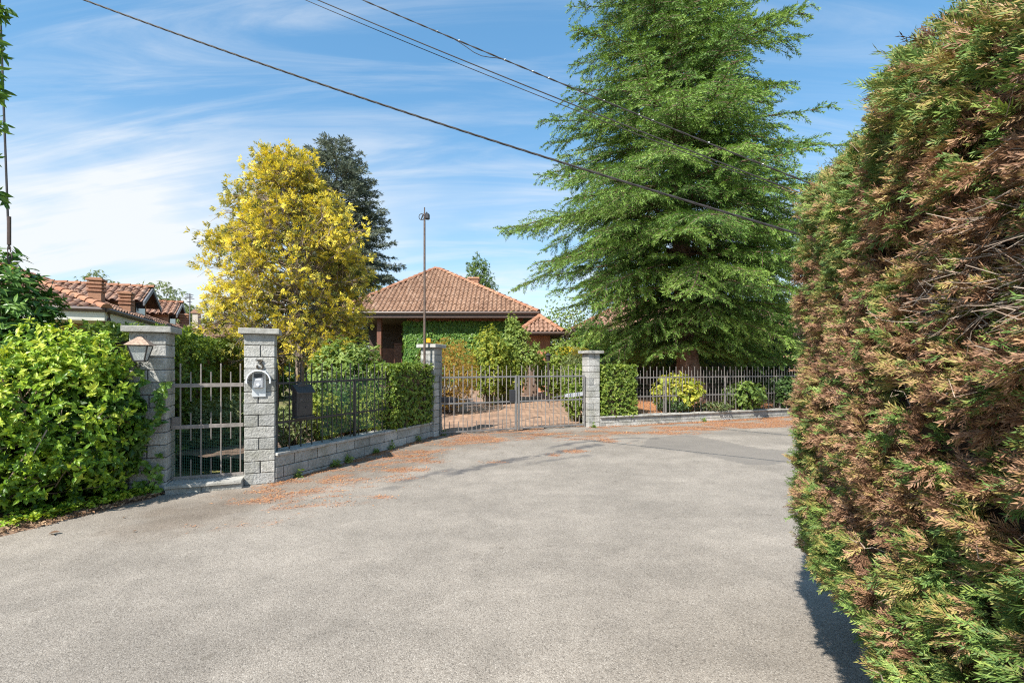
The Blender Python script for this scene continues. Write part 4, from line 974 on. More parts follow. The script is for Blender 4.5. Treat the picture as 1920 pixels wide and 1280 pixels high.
# ---- small wing with its own hip roof
Wg = thing('garden_wing', 'small terracotta wing with a little tiled hip roof, half hidden by the conifer', 'outbuilding', (1.3, 22.5, .4))
hip(Wg, (.30, 20.9), X_, 1.92, Y_, 3.2, 3.05, 38, M['tileold'], faces=(0, 1, 3), tw=.19, tl=.3)
gutter(Wg, [(.26, 24.0), (.26, 20.86), (2.26, 20.86), (2.26, 24.0)], 2.99, .06)
a = Acc(); abox(a, .5, 1.70, 21.4, 23.9, .2, 3.0); a.build('wall', M['terracotta'], Wg)
a = Acc(); abox(a, .3, 2.22, 20.9, 24.0, 2.90, 2.97); a.build('soffit', M['darkwood'], Wg)
a = Acc(); abox(a, .72, .98, 21.37, 21.41, .7, 1.55); wn = a.build('window', M['frame'], Wg); a = Acc(); abox(a, .75, .95, 21.345, 21.366, .74, 1.51); a.build('pane', M['windowglass'], wn)
# low garden wall topped by tiles beside it
T_ = thing('tiled_wall', 'low garden wall with a coping of pinkish tiles behind the gate', 'wall', (1.7, 19.6, .4))
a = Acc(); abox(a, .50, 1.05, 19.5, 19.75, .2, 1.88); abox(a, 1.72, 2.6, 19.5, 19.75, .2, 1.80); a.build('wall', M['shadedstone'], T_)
a = Acc()
for x0, x1, z in ((.42, 1.1, 1.95), (1.66, 2.7, 1.86)): caps(a, V3(x0, 19.62, z), V3(x1, 19.62, z), .15, .22)
a.build('coping_tiles', M['tileold'], T_)
# ---- long roofed house seen in glimpses through the conifer
H2 = thing('house', 'long tiled house glimpsed through the branches of the big conifer', 'house', (8.5, 28, .4))
hip(H2, (3.2, 25.4), X_, 13, Y_, 7.5, 3.5, 27, M['tileold'], faces=(0, 3))
a = Acc(); abox(a, 3.9, 15.5, 26.2, 32, .2, 3.42); a.build('wall', M['stucco'], H2)
gutter(H2, [(3.15, 25.35), (16.2, 25.35)], 3.43)
for x in (5.0, 8.2, 11.4):
    a = Acc(); abox(a, x, x + 1.1, 26.16, 26.199, 1.2, 2.6); wn = a.build('window', M['frame'], H2); a = Acc(); abox(a, x + .07, x + 1.03, 26.13, 26.158, 1.27, 2.53); a.build('pane', M['windowglass'], wn)

# ---- neighbour house with dormers
NS = unit(V3(-.40, .917, 0)); NB = V3(-NS[1], NS[0], 0); CN = V3(-11.0, 13.0, 0)      # eave corner, along the side, along the front
N_ = thing('house', 'neighbouring orange house with cream eaves, two dormers and brick chimneys', 'house', CN + NS * 8 + NB * 4)
ez = 3.13
hip(N_, CN, NS, 22, NB, 9.5, ez, 22, M['tileold'], faces=(0, 3), tw=.24, tl=.36)
gutter(N_, [CN + NB * 9.5, CN, CN + NS * 22], ez - .03, .075)
a = Acc(); i_ = .03
box(a, V3(*CN[:2], ez - .30) + NS * .04 + NB * .04, NS * 21.9, NB * .03, Z * .25); box(a, V3(*CN[:2], ez - .30) + NB * .07 + NS * .04, NB * 9.3, NS * .03, Z * .25); a.build('fascia', M['cream'], N_)
a = Acc(); box(a, V3(*CN[:2], ez - .33) + NS * .04 + NB * .04, NS * 21.9, NB * 9.3, Z * .025); a.build('soffit', M['cream'], N_)
a = Acc(); box(a, V3(*CN[:2], 0) + NS * 1.3 + NB * 1.1, NS * 19, NB * 7.4, Z * (ez - .33)); a.build('wall', M['stucco'], N_)
for s_ in (3.6, 7.2, 11.5):
    a = Acc(); box(a, V3(*CN[:2], 1.55) + NS * (1.3 + s_) + NB * 1.07, NS * 1.0, NB * .028, Z * 1.15); wn = a.build('window', M['frame'], N_); a = Acc(); box(a, V3(*CN[:2], 1.62) + NS * (1.37 + s_) + NB * 1.045, NS * .86, NB * .022, Z * 1.01); a.build('pane', M['windowglass'], wn)
a = Acc(); q = V3(*CN[:2], ez - .08) + NS * .25 - NB * .0; tube(a, [q, q - Z * .22, q + NS * .5 + NB * .55 - Z * .42, q + NS * 1.05 + NB * 1.0 - Z * .62, q + NS * 1.1 + NB * 1.04 - Z * 3], .05, 8); a.build('downpipe', M['gutter'], N_)
tanp = math.tan(math.radians(22))
def dormer(s, setb, hw, zr, ze, depth):
    """gabled dormer facing the lane; s along the eave, setb back from it"""
    f = CN + NS * s + NB * setb; f[2] = 0
    ta, sa, ca = Acc(), Acc(), Acc(); ov = .45
    r0 = V3(*(f - NB * ov)[:2], zr); r1 = r0 + NB * (depth + ov)
    for sg in (-1, 1):
        e0 = V3(*(f - NB * ov + NS * sg * hw)[:2], ze); e1 = e0 + NB * (depth + ov)
        if sg > 0: tile_face(ta, sa, e0, e1, [r1, r0], .24, .36)
        else: tile_face(ta, sa, e1, e0, [r0, r1], .24, .36)
    rf = ta.build('dormer_roof', M['tileold'], N_); sa.build('roof_deck', M['underroof'], rf); caps(ca, r0, r1, .1); ca.build('ridge_tiles', M['ridge'], rf)
    a = Acc()
    for sg in (-1, 1):
        e0 = V3(*(f - NB * ov + NS * sg * hw)[:2], ze); dn = V3(0, 0, -.16)
        a.add([e0, r0, r0 + dn, e0 + dn, e0 + NB * .05, r0 + NB * .05, r0 + dn + NB * .05, e0 + dn + NB * .05], BOXF)
    a.build('bargeboard', M['lead'], rf)
    a = Acc(); w_ = hw * .72; zb = ez + setb * tanp - .3
    prism(a, [(-w_, zb), (w_, zb), (w_, zr - (zr - ze) * w_ / hw - .1), (0, zr - .1), (-w_, zr - (zr - ze) * w_ / hw - .1)], f, NS, Z, NB, depth); dw = a.build('dormer_wall', M['stucco'], N_)
    a = Acc(); box(a, V3(*f[:2], zb + .3) - NS * w_ * .65 - NB * .03, NS * w_ * 1.3, NB * .02, Z * .75); a.build('window', M['windowglass'], dw)
dormer(6.9, 1.0, 1.2, 4.66, 3.98, 3.0)
dormer(12.0, 1.0, 1.15, 4.66, 4.0, 3.0)
def chimney(p, w_, zb, zt):
    a = Acc(); q = V3(*p[:2], 0)
    box(a, q - NS * w_ / 2 - NB * w_ / 2 + Z * zb, NS * w_, NB * w_, Z * (zt - .45 - zb), .6)
    for k in range(4):
        e = .03 if k < 3 else .05
        bbox_bevel(a, q - NS * (w_ / 2 + e) - NB * (w_ / 2 + e) + Z * (zt - .44 + k * .115), NS * (w_ + 2 * e), NB * (w_ + 2 * e), Z * .075, .01, .2 + .1 * k)
        box(a, q - NS * (w_ / 2 - .02) - NB * (w_ / 2 - .02) + Z * (zt - .45 + k * .115), NS * (w_ - .04), NB * (w_ - .04), Z * .115, .7)
    a.build('chimney', M['brick'], N_)
def roofpt(px, d): return V3((px - CX) / F * d, d, 0)
chimney(roofpt(181, 15.2), .33, 3.2, 4.34); chimney(roofpt(237, 16.2), .30, 3.1, 4.06); chimney(roofpt(346, 23.5), .34, 3.0, 4.1)
q = roofpt(356, 22.5); an = thing('antenna', 'thin television antenna mast on the neighbouring roof', 'antenna', (*q[:2], 3.2))
a = Acc(); tube(a, [V3(*q[:2], 3.2), V3(*q[:2], 4.95)], .025, 6); a.build('mast', M['lead'], an)
a = Acc()
for z, l in ((4.9, .25), (4.8, .2), (4.72, .32), (4.55, .15)): tube(a, [V3(q[0] - l, q[1], z), V3(q[0] + l * .3, q[1], z)], .018, 5); tube(a, [V3(q[0], q[1] - l, z), V3(q[0], q[1] + l, z)], .014, 5)
a.build('crossbar', M['lead'], an)
# ---- farther house behind
FH = thing('house', 'far pale house with a red roof glimpsed beside the golden tree', 'house', (-23, 36, 0))
hip(FH, (-25, 34.5), X_, 7, Y_, 6, 3.65, 24, M['tileold'], faces=(0, 1))
a = Acc(); abox(a, -24.5, -18.5, 35, 40, -.1, 3.6); a.build('wall', M['whitewall'], FH)
a = Acc(); q = at(369, 590, 36); abox(a, q[0] - .2, q[0] + .2, 35.8, 36.2, 4.0, 5.45); a.build('chimney', M['whitewall'], FH)
a = Acc(); prism(a, [(-.36, 0), (.36, 0), (0, .3)], V3(q[0], 35.7, 5.46), X_, Z, Y_, .6); a.build('chimney_cap', M['tileold'], FH)
for x in (-23.4, -21.4):
    a = Acc(); abox(a, x, x + 1.3, 34.96, 34.999, 2.0, 3.2); a.build('window', M['windowglass'], FH)

# ================================================================ vegetation
def fol(name, mat, label, cat, pts, axes, k, Lf, Wf, base, tint=.5, tsd=.22, group=None, parent=None, **kw):
    a = Acc(); t = np.clip(tint + rng.normal(size=len(pts)) * tsd, 0, 1) if np.isscalar(tint) else tint
    rosettes(a, pts, axes, k, Lf, Wf, t, **kw)
    o = a.build(name, mat, parent, base=base if parent is None else None)
    if parent is None: tag(o, label, cat, group)
    return o
def blob(m, c, r, shell=.45, lump=.25, seed=0, zmin=None):
    c, r = np.asarray(c, float), np.asarray(r, float); d = rdirs(int(m * 1.3))
    lum = 1 + lump * (fbm(d * 2.3 + seed * 7.1, seed, 3) - .5) * 2
    s = (1 - shell * rng.uniform(0, 1, len(d)) ** 1.6) * lum
    P = c + d * r * s[:, None]
    if zmin is not None: P = P[P[:, 2] > zmin]; 
    A = unit((P - c) / r ** 2)
    return P[:m], A[:m]
def boxpts(m, o, ex, ey, ez, depth=.12, top=True, bulge=.06, seed=0, faces=None):
    """points just under the surface of a clipped box; ey points back"""
    L3 = [np.linalg.norm(v) for v in (ex, ey, ez)]; ux, uy, uz = unit(ex), unit(ey), unit(ez)
    fs = {'front': (ex, ez, V3(0, 0, 0) * 0, -uy), 'back': (ex, ez, ey, uy), 'l': (ey, ez, V3(0, 0, 0) * 0, -ux), 'r': (ey, ez, ex, ux), 'top': (ex, ey, ez, uz)}
    keys = faces or ['front', 'l', 'r', 'top', 'back']; ar = np.array([np.linalg.norm(fs[k][0]) * np.linalg.norm(fs[k][1]) for k in keys]); cnt = (m * ar / ar.sum()).astype(int)
    Ps, As = [], []
    for k, c in zip(keys, cnt):
        e1, e2, off, nn = fs[k]; s = rng.uniform(0, 1, (c, 2)); P = o + off + s[:, :1] * e1 + s[:, 1:] * e2
        P = P + nn * (bulge * 2 * (fbm(P * 2.2, seed, 3) - .5) - depth * rng.uniform(0, 1, c) ** 1.4)[:, None]
        Ps.append(P); As.append(np.tile(nn, (c, 1)))
    return np.vstack(Ps), np.vstack(As)
UP = V3(0, 0, 1)
def shrub(name, label, cat, px, top, d, hw, mat, n=900, k=6, lf=.07, wf=.035, base_z=None, tint=.5, dep=1.0, lump=.3, shell=.5, up=.5, group=None, seed=None, stems=True, **kw):
    x = (px - CX) / F * d; zt = CAMZ + (CY - top) / F * d; zb = float(gz(x, d)) if base_z is None else base_z
    rx = hw * d / F; c = V3(x, d, (zt + zb) / 2 + .05 * (zt - zb)); r = V3(rx, rx * dep, (zt - zb) / 2 * 1.02); sd = int(px) if seed is None else seed
    P, A = blob(n, c, r, shell, lump, sd, zb + .03); A = unit(A + UP * up + .35 * rdirs(len(A)))
    a = Acc(); t = np.clip(tint + rng.normal(size=len(P)) * .2, 0, 1); rosettes(a, P, A, k, lf, wf, t, **kw)
    if not stems:
        o = a.build(name, M[mat], base=(x, d, zb)); tag(o, label, cat, group); return o
    t_ = thing(name, label, cat, (x, d, zb), group); a.build('foliage', M[mat], t_)
    sa = Acc(); j = rng.choice(len(P), min(40, len(P)), replace=False); b = np.stack([x + rng.normal(size=len(j)) * rx * .15, d + rng.normal(size=len(j)) * rx * .15, np.full(len(j), zb - .05)], 1)
    sticks(sa, b, b + (P[j] - b) * .85, .012 + .006 * rng.uniform(size=len(j)), .35); sa.build('stems', M['twig'], t_)
    return t_

def treeform(name, label, cat, base, top, prof, mat, bark, n=2500, k=6, lf=.09, wf=.045, tr=.12, tint=.5, up=.4, lump=.35, shell=.6, group=None, seed=1, ztrunk=None, **kw):
    """broadleaf tree: tapered trunk with limbs, crown made of leaf whorls; prof = list of (centre offset, radii) lobes"""
    t_ = thing(name, label, cat, base, group); base = np.asarray(base, float)
    Ps, As = [], []
    vol = np.array([np.prod(r) ** .66 for c, r in prof])
    for q, (c, r) in enumerate(prof):
        P, A = blob(int(n * vol[q] / vol.sum()), base + np.array(c), r, shell, lump, seed + q); Ps.append(P); As.append(A)
    P, A = np.vstack(Ps), unit(np.vstack(As) + UP * up + .4 * rdirs(sum(map(len, As))))
    a = Acc(); rosettes(a, P, A, k, lf, wf, np.clip(tint + rng.normal(size=len(P)) * .2, 0, 1), **kw); a.build('crown', M[mat], t_)
    sa = Acc(); zt = max(c[2] for c, r in prof) ; h = ztrunk or zt
    zz = np.linspace(0, 1, 8); tp = base + np.stack([.06 * np.sin(zz * 5 + seed), .06 * np.cos(zz * 4 + seed) - .06, zz * h - .15], 1); tube(sa, tp, tr * (1.25 - zz) , 8)
    j = rng.choice(len(P), min(90, len(P)), replace=False); s0 = base + np.stack([0 * j, 0 * j, rng.uniform(.35, .95, len(j)) * h], 1); sticks(sa, s0, s0 + (P[j] - s0) * .9, tr * .18, .3); sa.build('trunk', M[bark], t_)
    return t_

# ---- conifers with tiered drooping boughs
def conifer(name, label, base, h, rad, mat, bark, nb, tr, lean=(0, 0), z0=1.0, spacing=.2, blade=.085, bw=.02, dens=.035, droop=.35, rise=.25, seed=3, tmul=1.0, gap=.0, side=.5, azf=None, plume=.09, lmin=.72, hang=1.0):
    r_ = np.random.default_rng(seed); base = np.asarray(base, float)
    T_ = thing(name, label, 'tree', base)
    def axis(z): s = np.asarray(z, float) / h; return np.stack([base[0] + lean[0] * s, base[1] + lean[1] * s, base[2] + np.asarray(z, float)], -1)
    sa = Acc(); zz = np.linspace(-.2, h, 16); tube(sa, axis(zz), tr * np.clip(1.0 - zz / h, .02, 1) ** .8 * (1 + .9 * np.exp(-np.maximum(zz, 0) / .5)), 12)
    A_, B_, R_ = [], [], []           # twig segments
    NP, ND_, NT, NN_ = [], [], [], []          # needle starts, directions, tint, normals
    def brush(nn, Q, v, rad_, tt, b0):
        if nn < 1 or len(Q) < 2: return
        vv = v[0] + (v[-1] - v[0]) * r_.uniform(0, 1, nn) ** .9; q = np.stack([np.interp(vv, v, Q[:, c]) for c in range(3)], 1)
        kk = np.clip(np.searchsorted(v, vv) - 1, 0, len(Q) - 2); tg = unit(Q[kk + 1] - Q[kk])
        rd = unit(np.cross(tg, unit(r_.normal(size=(nn, 3))))); rd[:, 2] = np.where(rd[:, 2] < -.2, rd[:, 2] * .5, rd[:, 2]); rd = unit(rd)
        rr = rad_ * (1.05 - .75 * vv) * r_.uniform(.25, 1, nn)
        NP.append(q + rd * rr[:, None]); ND_.append(unit(tg * r_.uniform(.6, 1.1, (nn, 1)) + rd * r_.uniform(.2, .8, (nn, 1)) + .25 * unit(r_.normal(size=(nn, 3)))))
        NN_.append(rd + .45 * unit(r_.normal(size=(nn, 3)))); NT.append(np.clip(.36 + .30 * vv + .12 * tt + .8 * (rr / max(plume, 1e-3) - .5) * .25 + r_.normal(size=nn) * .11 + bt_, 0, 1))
    for i in range(nb):
        u = (i + r_.uniform(0, 1)) / nb; z = z0 + (h - z0) * (u ** 1.12)
        az = i * 2.399963 + r_.normal() * .25
        L_ = float(rad(z)) * r_.uniform(lmin, 1.08 if z < h * .35 else .98)
        if azf is not None: L_ *= azf(az, z)
        s = z / h; bt_ = r_.normal() * .10; el = np.radians(rise * 100 * (s - .35) + r_.normal() * 7)
        d0 = V3(math.cos(az) * math.cos(el), math.sin(az) * math.cos(el), math.sin(el))
        m = max(6, int(L_ / .22)); t = np.linspace(0, 1, m)
        sag = droop * L_ * (1 - .75 * s); zlow = base[2] + 1.0 + .5 * r_.uniform()
        P = axis(z) + d0 * (L_ * t)[:, None]; P[:, 2] += sag * (.42 * t - 1.0 * t ** 2.2) + .05 * L_ * np.clip(t - .85, 0, 1) * 4
        P[:, 2] = zlow + np.where(P[:, 2] > zlow + .6, P[:, 2] - zlow, .6 * np.exp(np.minimum((P[:, 2] - zlow - .6) / .6, 0)))
        sw = unit(np.cross(d0, UP)); P += sw * (L_ * .07 * np.sin(t * 3 + r_.uniform(0, 6)))[:, None]
        rb = max(.010, tr * .15 * L_ / 5) * (1 - t * .9); tube(sa, P, rb, 4, .4, False)
        # side shoots lie in a drooping plane either side of the bough
        ns = max(4, int(L_ / spacing)); ts = np.sort(np.concatenate([r_.uniform(.10, 1, ns), r_.uniform(.3, 1, ns // 2)]))
        for q, tt in enumerate(ts):
            sg = 1 if q % 2 else -1
            p0 = np.array([np.interp(tt, t, P[:, c]) for c in range(3)]); k = min(int(tt * (m - 1)), m - 2); ax = unit(P[k + 1] - P[k])
            ls = (side * L_ * (1 - tt) * .62 + .32) * r_.uniform(.6, 1.2); ls = min(ls, 1.7)
            dr = unit(ax * r_.uniform(.45, .95) + sw * sg * r_.uniform(.5, 1.0) + UP * r_.uniform(-.25, .22))
            mm = max(3, int(ls / .16)); v = np.linspace(0, 1, mm)[:, None]
            Q = p0 + dr * ls * v; Q[:, 2] -= (ls * (.18 + .3 * droop) * hang * v[:, 0] ** 2)
            A_.append(Q[:-1]); B_.append(Q[1:]); R_.append(np.linspace(.012, .004, mm - 1))
            brush(int(ls / dens), Q, v[:, 0], plume * min(1, ls / .7), tt, 0)
        brush(int(L_ * .75 / dens), P[m // 4:], t[m // 4:], plume * .8, .5, 0)
    sa.build('trunk', M[bark], T_)
    a = Acc(); sticks(a, np.vstack(A_), np.vstack(B_), np.concatenate(R_), .25); a.build('twigs', M['twig'], T_)
    NP, ND_, NT, NN_ = np.vstack(NP), np.vstack(ND_), np.concatenate(NT), np.vstack(NN_)
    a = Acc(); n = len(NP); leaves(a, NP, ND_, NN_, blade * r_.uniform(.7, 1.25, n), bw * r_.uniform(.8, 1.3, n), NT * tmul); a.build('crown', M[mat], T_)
    print(name, 'blades', n)
    return T_
tb = at(1293, 690, 15.5); tb[2] = .42
def radb(z): return np.interp(z, [0, 1.3, 2.5, 3.6, 5.2, 7.5, 10.5, 13.5, 17, 21.5], [2.0, 2.8, 3.5, 4.6, 6.0, 5.35, 4.4, 3.35, 2.1, .15])
def azb(az, z): return (1 - .42 * max(0, -math.sin(az - .35)) * float(smooth(5.0, 2.5, z))) * (1 + .50 * max(0, math.cos(az)) ** 1.0 * float(smooth(4.8, 3.4, z)))
conifer('big_conifer', 'huge light green conifer with drooping tiers towering over the far railing', tb, 21.5, radb, 'cedar', 'barkred', 560, .34, (-1.0, .3), 1.5, .22, .085, .022, .0092, .28, .25, 5, side=.62, azf=azb, plume=.10, lmin=.52, hang=1.0)
bb = at(648, 690, 34); bb[2] = .4
def radd(z): return np.interp(np.asarray(z) / 1.50, [0, 2, 4, 6, 8, 9.3, 10.6, 11.3], [2.6, 4.0, 4.9, 4.7, 3.6, 3.0, 2.3, .9])
conifer('dark_conifer', 'dark blue grey conifer standing behind the golden tree', bb, 17.0, radd, 'blue', 'bark', 230, .32, (-.75, 0), 1.6, .26, .22, .05, .022, .16, .26, 9, side=.6, plume=.16)

# ---- golden tree
def golden():
    r_ = np.random.default_rng(21); b = at(556, 700, 12.0); b[2] = .12
    T_ = thing('golden_tree', 'yellow leaved conifer with bare twigs inside, behind the mailbox railing', 'tree', b)
    h = 7.05 - b[2]; sa = Acc(); zz = np.linspace(-.2, h * .93, 14)
    ax = lambda z: np.stack([b[0] + .10 * np.sin(z * .8) - .12 * z / h * 1.2, b[1] + .08 * np.cos(z * .7), b[2] + z], -1)
    tube(sa, ax(zz), .125 * (1 - zz / h * .92) * (1 + .5 * np.exp(-np.maximum(zz, 0) / .3)), 10)
    cz = lambda z: np.interp(z, [1.2, 1.6, 2.3, 3.2, 4.2, 5.2, 6.0, 6.6, 7.05], [.9, 1.8, 2.4, 2.5, 2.25, 1.65, 1.05, .6, .2])
    SP, SA, ST = [], [], []; A_, B_, R_ = [], [], []
    for i in range(240):
        z = 1.55 + (h - 1.75) * ((i + r_.uniform()) / 240) ** .95; az = i * 2.39996 + r_.normal() * .3
        bt_ = r_.normal() * .13; R = float(cz(z + .5)) * r_.uniform(.66, 1.08) * .83 * (1 - .28 * max(0, math.cos(az - .3)) * float(smooth(3.2, 2.2, z))); el = np.radians(r_.uniform(5, 40) + 25 * z / h)
        d0 = V3(math.cos(az), math.sin(az), 0); t = np.linspace(0, 1, 9)
        P = ax(z) + d0 * (R * t)[:, None]; P[:, 2] += R * math.tan(el) * .62 * t ** 1.2 - .5 * t ** 2 * (1.6 - z / h * 1.5) + .06 * np.sin(t * 7 + i); P[:, 2] = np.minimum(P[:, 2], b[2] + h - .35 - .25 * r_.uniform())
        tube(sa, P, (.019 * R / 2) * (1 - .85 * t) + .004, 5, .4, False)
        for q in range(int(10 + 9 * R)):
            tt = r_.uniform(.22, 1) ** .6; p0 = np.array([np.interp(tt, t, P[:, c]) for c in range(3)])
            dr = unit(d0 * .7 + .75 * unit(r_.normal(size=3)) + UP * .25); l = r_.uniform(.22, .62); m_ = 4; v = np.linspace(0, 1, m_)[:, None]
            Q = p0 + dr * l * v; Q[:, 2] += -.18 * l * v[:, 0] ** 2 + r_.normal(size=m_) * .015; A_.append(Q[:-1]); B_.append(Q[1:]); R_.append(np.linspace(.009, .004, m_ - 1))
            ns = 3 if r_.uniform() < .62 else 0
            for w_ in range(ns):
                SP.append(Q[-1] - dr * l * r_.uniform(0, .45) + r_.normal(size=3) * .05); SA.append(unit(dr + .3 * unit(r_.normal(size=3))))
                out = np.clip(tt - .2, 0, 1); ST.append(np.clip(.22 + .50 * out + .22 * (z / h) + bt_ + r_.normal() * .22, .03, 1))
    sa.build('trunk', M['barkpale'], T_)
    a = Acc(); sticks(a, np.vstack(A_), np.vstack(B_), np.concatenate(R_), r_.uniform(.2, .9, sum(map(len, A_)))); a.build('twigs', M['twig'], T_)
    SP, SA, ST = np.array(SP), np.array(SA), np.array(ST); k = 24; n = len(SP) * k
    Pc = np.repeat(SP, k, 0); A = np.repeat(SA, k, 0); pl = np.repeat(unit(np.cross(SA, unit(r_.normal(size=SA.shape)))), k, 0)
    f_ = r_.uniform(-1, 1, n)[:, None]; D = unit(A * .8 + pl * f_ * .9 + .2 * unit(r_.normal(size=(n, 3)))); D[:, 2] -= .15
    N = np.cross(A, pl) + .35 * unit(r_.normal(size=(n, 3)))
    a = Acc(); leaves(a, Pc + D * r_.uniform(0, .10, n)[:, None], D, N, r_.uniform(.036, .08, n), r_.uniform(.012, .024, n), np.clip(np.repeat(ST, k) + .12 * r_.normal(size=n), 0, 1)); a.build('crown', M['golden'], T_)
    print('golden', n)
golden()

# ---- the near cypress hedge
def cypress():
    r_ = np.random.default_rng(77); E = V3(1.90, 3.34, 0); hb = unit(V3(-.355, -.935, 0)); hn = V3(hb[1], -hb[0], 0)      # hb runs towards the camera, hn faces the lane
    T_ = thing('cypress_hedge', 'tall clipped cypress hedge, browned in patches, filling the roadside next to the viewer', 'hedge', E + hb * 1.6 - hn * .5)
    Lh, D_ = 4.6, 1.1
    def ztop(s): return 2.87 - .11 * s + .05 * np.sin(s * 4.1 + .6)
    def surf(s, z, e=0):
        """point on the lane face: s along from the far end, z up"""
        zt = ztop(s); rnd = .09 * np.exp(-np.maximum(s, 0) / .10)                       # rounded far corner
        tp = .16 * smooth(.90, 1.0, z / zt) ** 1.4                                     # shoulder
        bt = .20 * smooth(.75, .05, z)                                                # undercut foot
        bul = .10 * (fbm(np.stack([s * 1.1, z * 1.1, 0 * s], -1), 51, 3) - .5) * 2 + .07 * (fbm(np.stack([s * 5.5, z * 6.5, 0 * s], -1), 52, 2) - .5) * 2 + .035 * (fbm(np.stack([s * 16, z * 19, 0 * s], -1), 53, 2) - .5) * 2
        return E + hb * s[..., None] + hn * (bul - tp - bt - rnd + e)[..., None] + UP * z[..., None]
    # dark twiggy body
    S, T = np.meshgrid(np.linspace(.05, Lh, 60), np.linspace(.16, .985, 44)); Pz = T * ztop(S); Q = surf(S, Pz, -.13 + 0 * S).reshape(-1, 3)
    i, j = np.meshgrid(np.arange(43), np.arange(59), indexing='ij'); q = np.stack([i * 60 + j, i * 60 + j + 1, (i + 1) * 60 + j + 1, (i + 1) * 60 + j], -1).reshape(-1, 4)
    a = Acc(); a.add(Q, q, .2); bk = Q - hn * D_ * .8; bk[:, 2] = Q[:, 2]
    a.add(bk, q[:, ::-1], .2)
    for edge in (np.arange(60) + 43 * 60, np.arange(60), np.arange(44) * 60, np.arange(44) * 60 + 59):
        m_ = len(edge); a.add(np.vstack([Q[edge], bk[edge]]), np.stack([np.arange(m_ - 1), np.arange(1, m_), np.arange(1, m_) + m_, np.arange(m_ - 1) + m_], 1), .2)
    a.build('twiggy_core', tinted('hedge_core', [(0, (.035, .022, .014)), (1, (.09, .055, .035))], .95, .03, 30, 22, .8), T_)
    # sprays
    def sprays(n, kind):
        if kind == 'face':
            s = Lh * r_.uniform(0, 1, n) ** .92 - .05; z = r_.uniform(.16, 1, n) * ztop(s); P = surf(s, z, -.09 * r_.uniform(0, 1, n) ** 1.6); nn = np.tile(hn, (n, 1)).astype(float)
            tpw = smooth(.82, 1, z / ztop(s)); nn = unit(nn + UP * tpw[:, None] * 1.2 + (-hb) * (np.exp(-np.maximum(s, 0) / .12) * 1.0)[:, None])
        elif kind == 'top':
            s = Lh * r_.uniform(0, 1, n) - .02; e = -.28 - (D_ * .7) * r_.uniform(0, 1, n); zt = ztop(s); P = E + hb * s[:, None] + hn * e[:, None]; P[:, 2] = zt - .03 + .10 * (fbm(P * 3, 60, 3) - .5) + .03; z = zt; nn = np.tile(UP, (n, 1)).astype(float)
        else:
            s = -.05 - .04 * r_.uniform(0, 1, n) + 0 * r_.uniform(0, 1, n); z = r_.uniform(.16, .97, n) * ztop(s); e = -.12 - D_ * .7 * r_.uniform(0, 1, n); P = E + hb * (s + .10)[:, None] + hn * e[:, None] + UP * z[:, None]; nn = np.tile(-hb, (n, 1)).astype(float)
        return s, z, P, nn
    Cs, Cz, Cp, Cn = [np.concatenate(x) for x in zip(*(sprays(n, k) for n, k in ((12500, 'face'), (1500, 'top'), (1200, 'end'))))]
    hole = fbm(np.stack([Cs * 6, Cz * 8, 0 * Cs], 1), 97, 3); kp = hole > .35; Cs, Cz, Cp, Cn = Cs[kp], Cz[kp], Cp[kp], Cn[kp]
    m_ = len(Cs)
    # browning: dead patches have a shape of their own, mostly at mid height
    fz = np.stack([Cs * 2.2, Cz * 2.8, 0 * Cs], 1); pn = fbm(fz, 91, 5); pf = fbm(fz * 4.0, 93, 3)
    dead = smooth(.47, .60, pn * .70 + pf * .25 + .30 * np.exp(-((Cz - 1.62) / .50) ** 2) - .10 * smooth(1.0, .2, Cz) - .20 * smooth(2.1, 2.6, Cz) - .05)
    cd = r_.uniform(0, 1, m_) < dead * .62 + .10
    green = np.clip(.76 + .25 * (pf - .5) * 2 + r_.normal(size=m_) * .09, .58, .96); brown = np.clip(.25 + r_.normal(size=m_) * .10, .03, .44)
    half = r_.uniform(0, 1, m_) < .34; green = np.where(half, np.clip(.50 + r_.normal(size=m_) * .07, .40, .62), green)
    ct = np.where(cd, brown, green); Ca = unit(Cn + .45 * (-hb) * r_.uniform(-.4, 1, (m_, 1)) + UP * r_.normal(size=(m_, 1)) * .30 + .25 * unit(r_.normal(size=(m_, 3)))); cs_ = r_.uniform(.6, 1.15, m_)
    k_ = 9; rp = lambda x: np.repeat(x, k_, 0); n = m_ * k_; Zs = rp(Cz); isd = rp(cd)
    tt = np.clip(rp(ct) + r_.normal(size=n) * .055, 0, 1)
    sp1 = unit(r_.normal(size=(n, 3))); A = unit(rp(Ca) + sp1 * r_.uniform(.2, 1.05, (n, 1)))
    Ps = rp(Cp) - rp(Cn) * .035 + sp1 * r_.uniform(0, .022, (n, 1))
    PL = unit(np.cross(A, unit(r_.normal(size=(n, 3)) + UP * .5))); NN = np.cross(A, PL)
    Ls = r_.uniform(.035, .075, n) * rp(cs_) * np.where(isd, .92, 1.0) * np.where((Zs > 2.35) & (r_.uniform(0, 1, n) < .04), 2.0, 1)
    K = 6; BP, BD, BN, BL, BW, BT = [], [], [], [], [], []
    BP.append(Ps); BD.append(A); BN.append(NN); BL.append(Ls); BW.append(np.full(n, .0035)); BT.append(tt * .9)
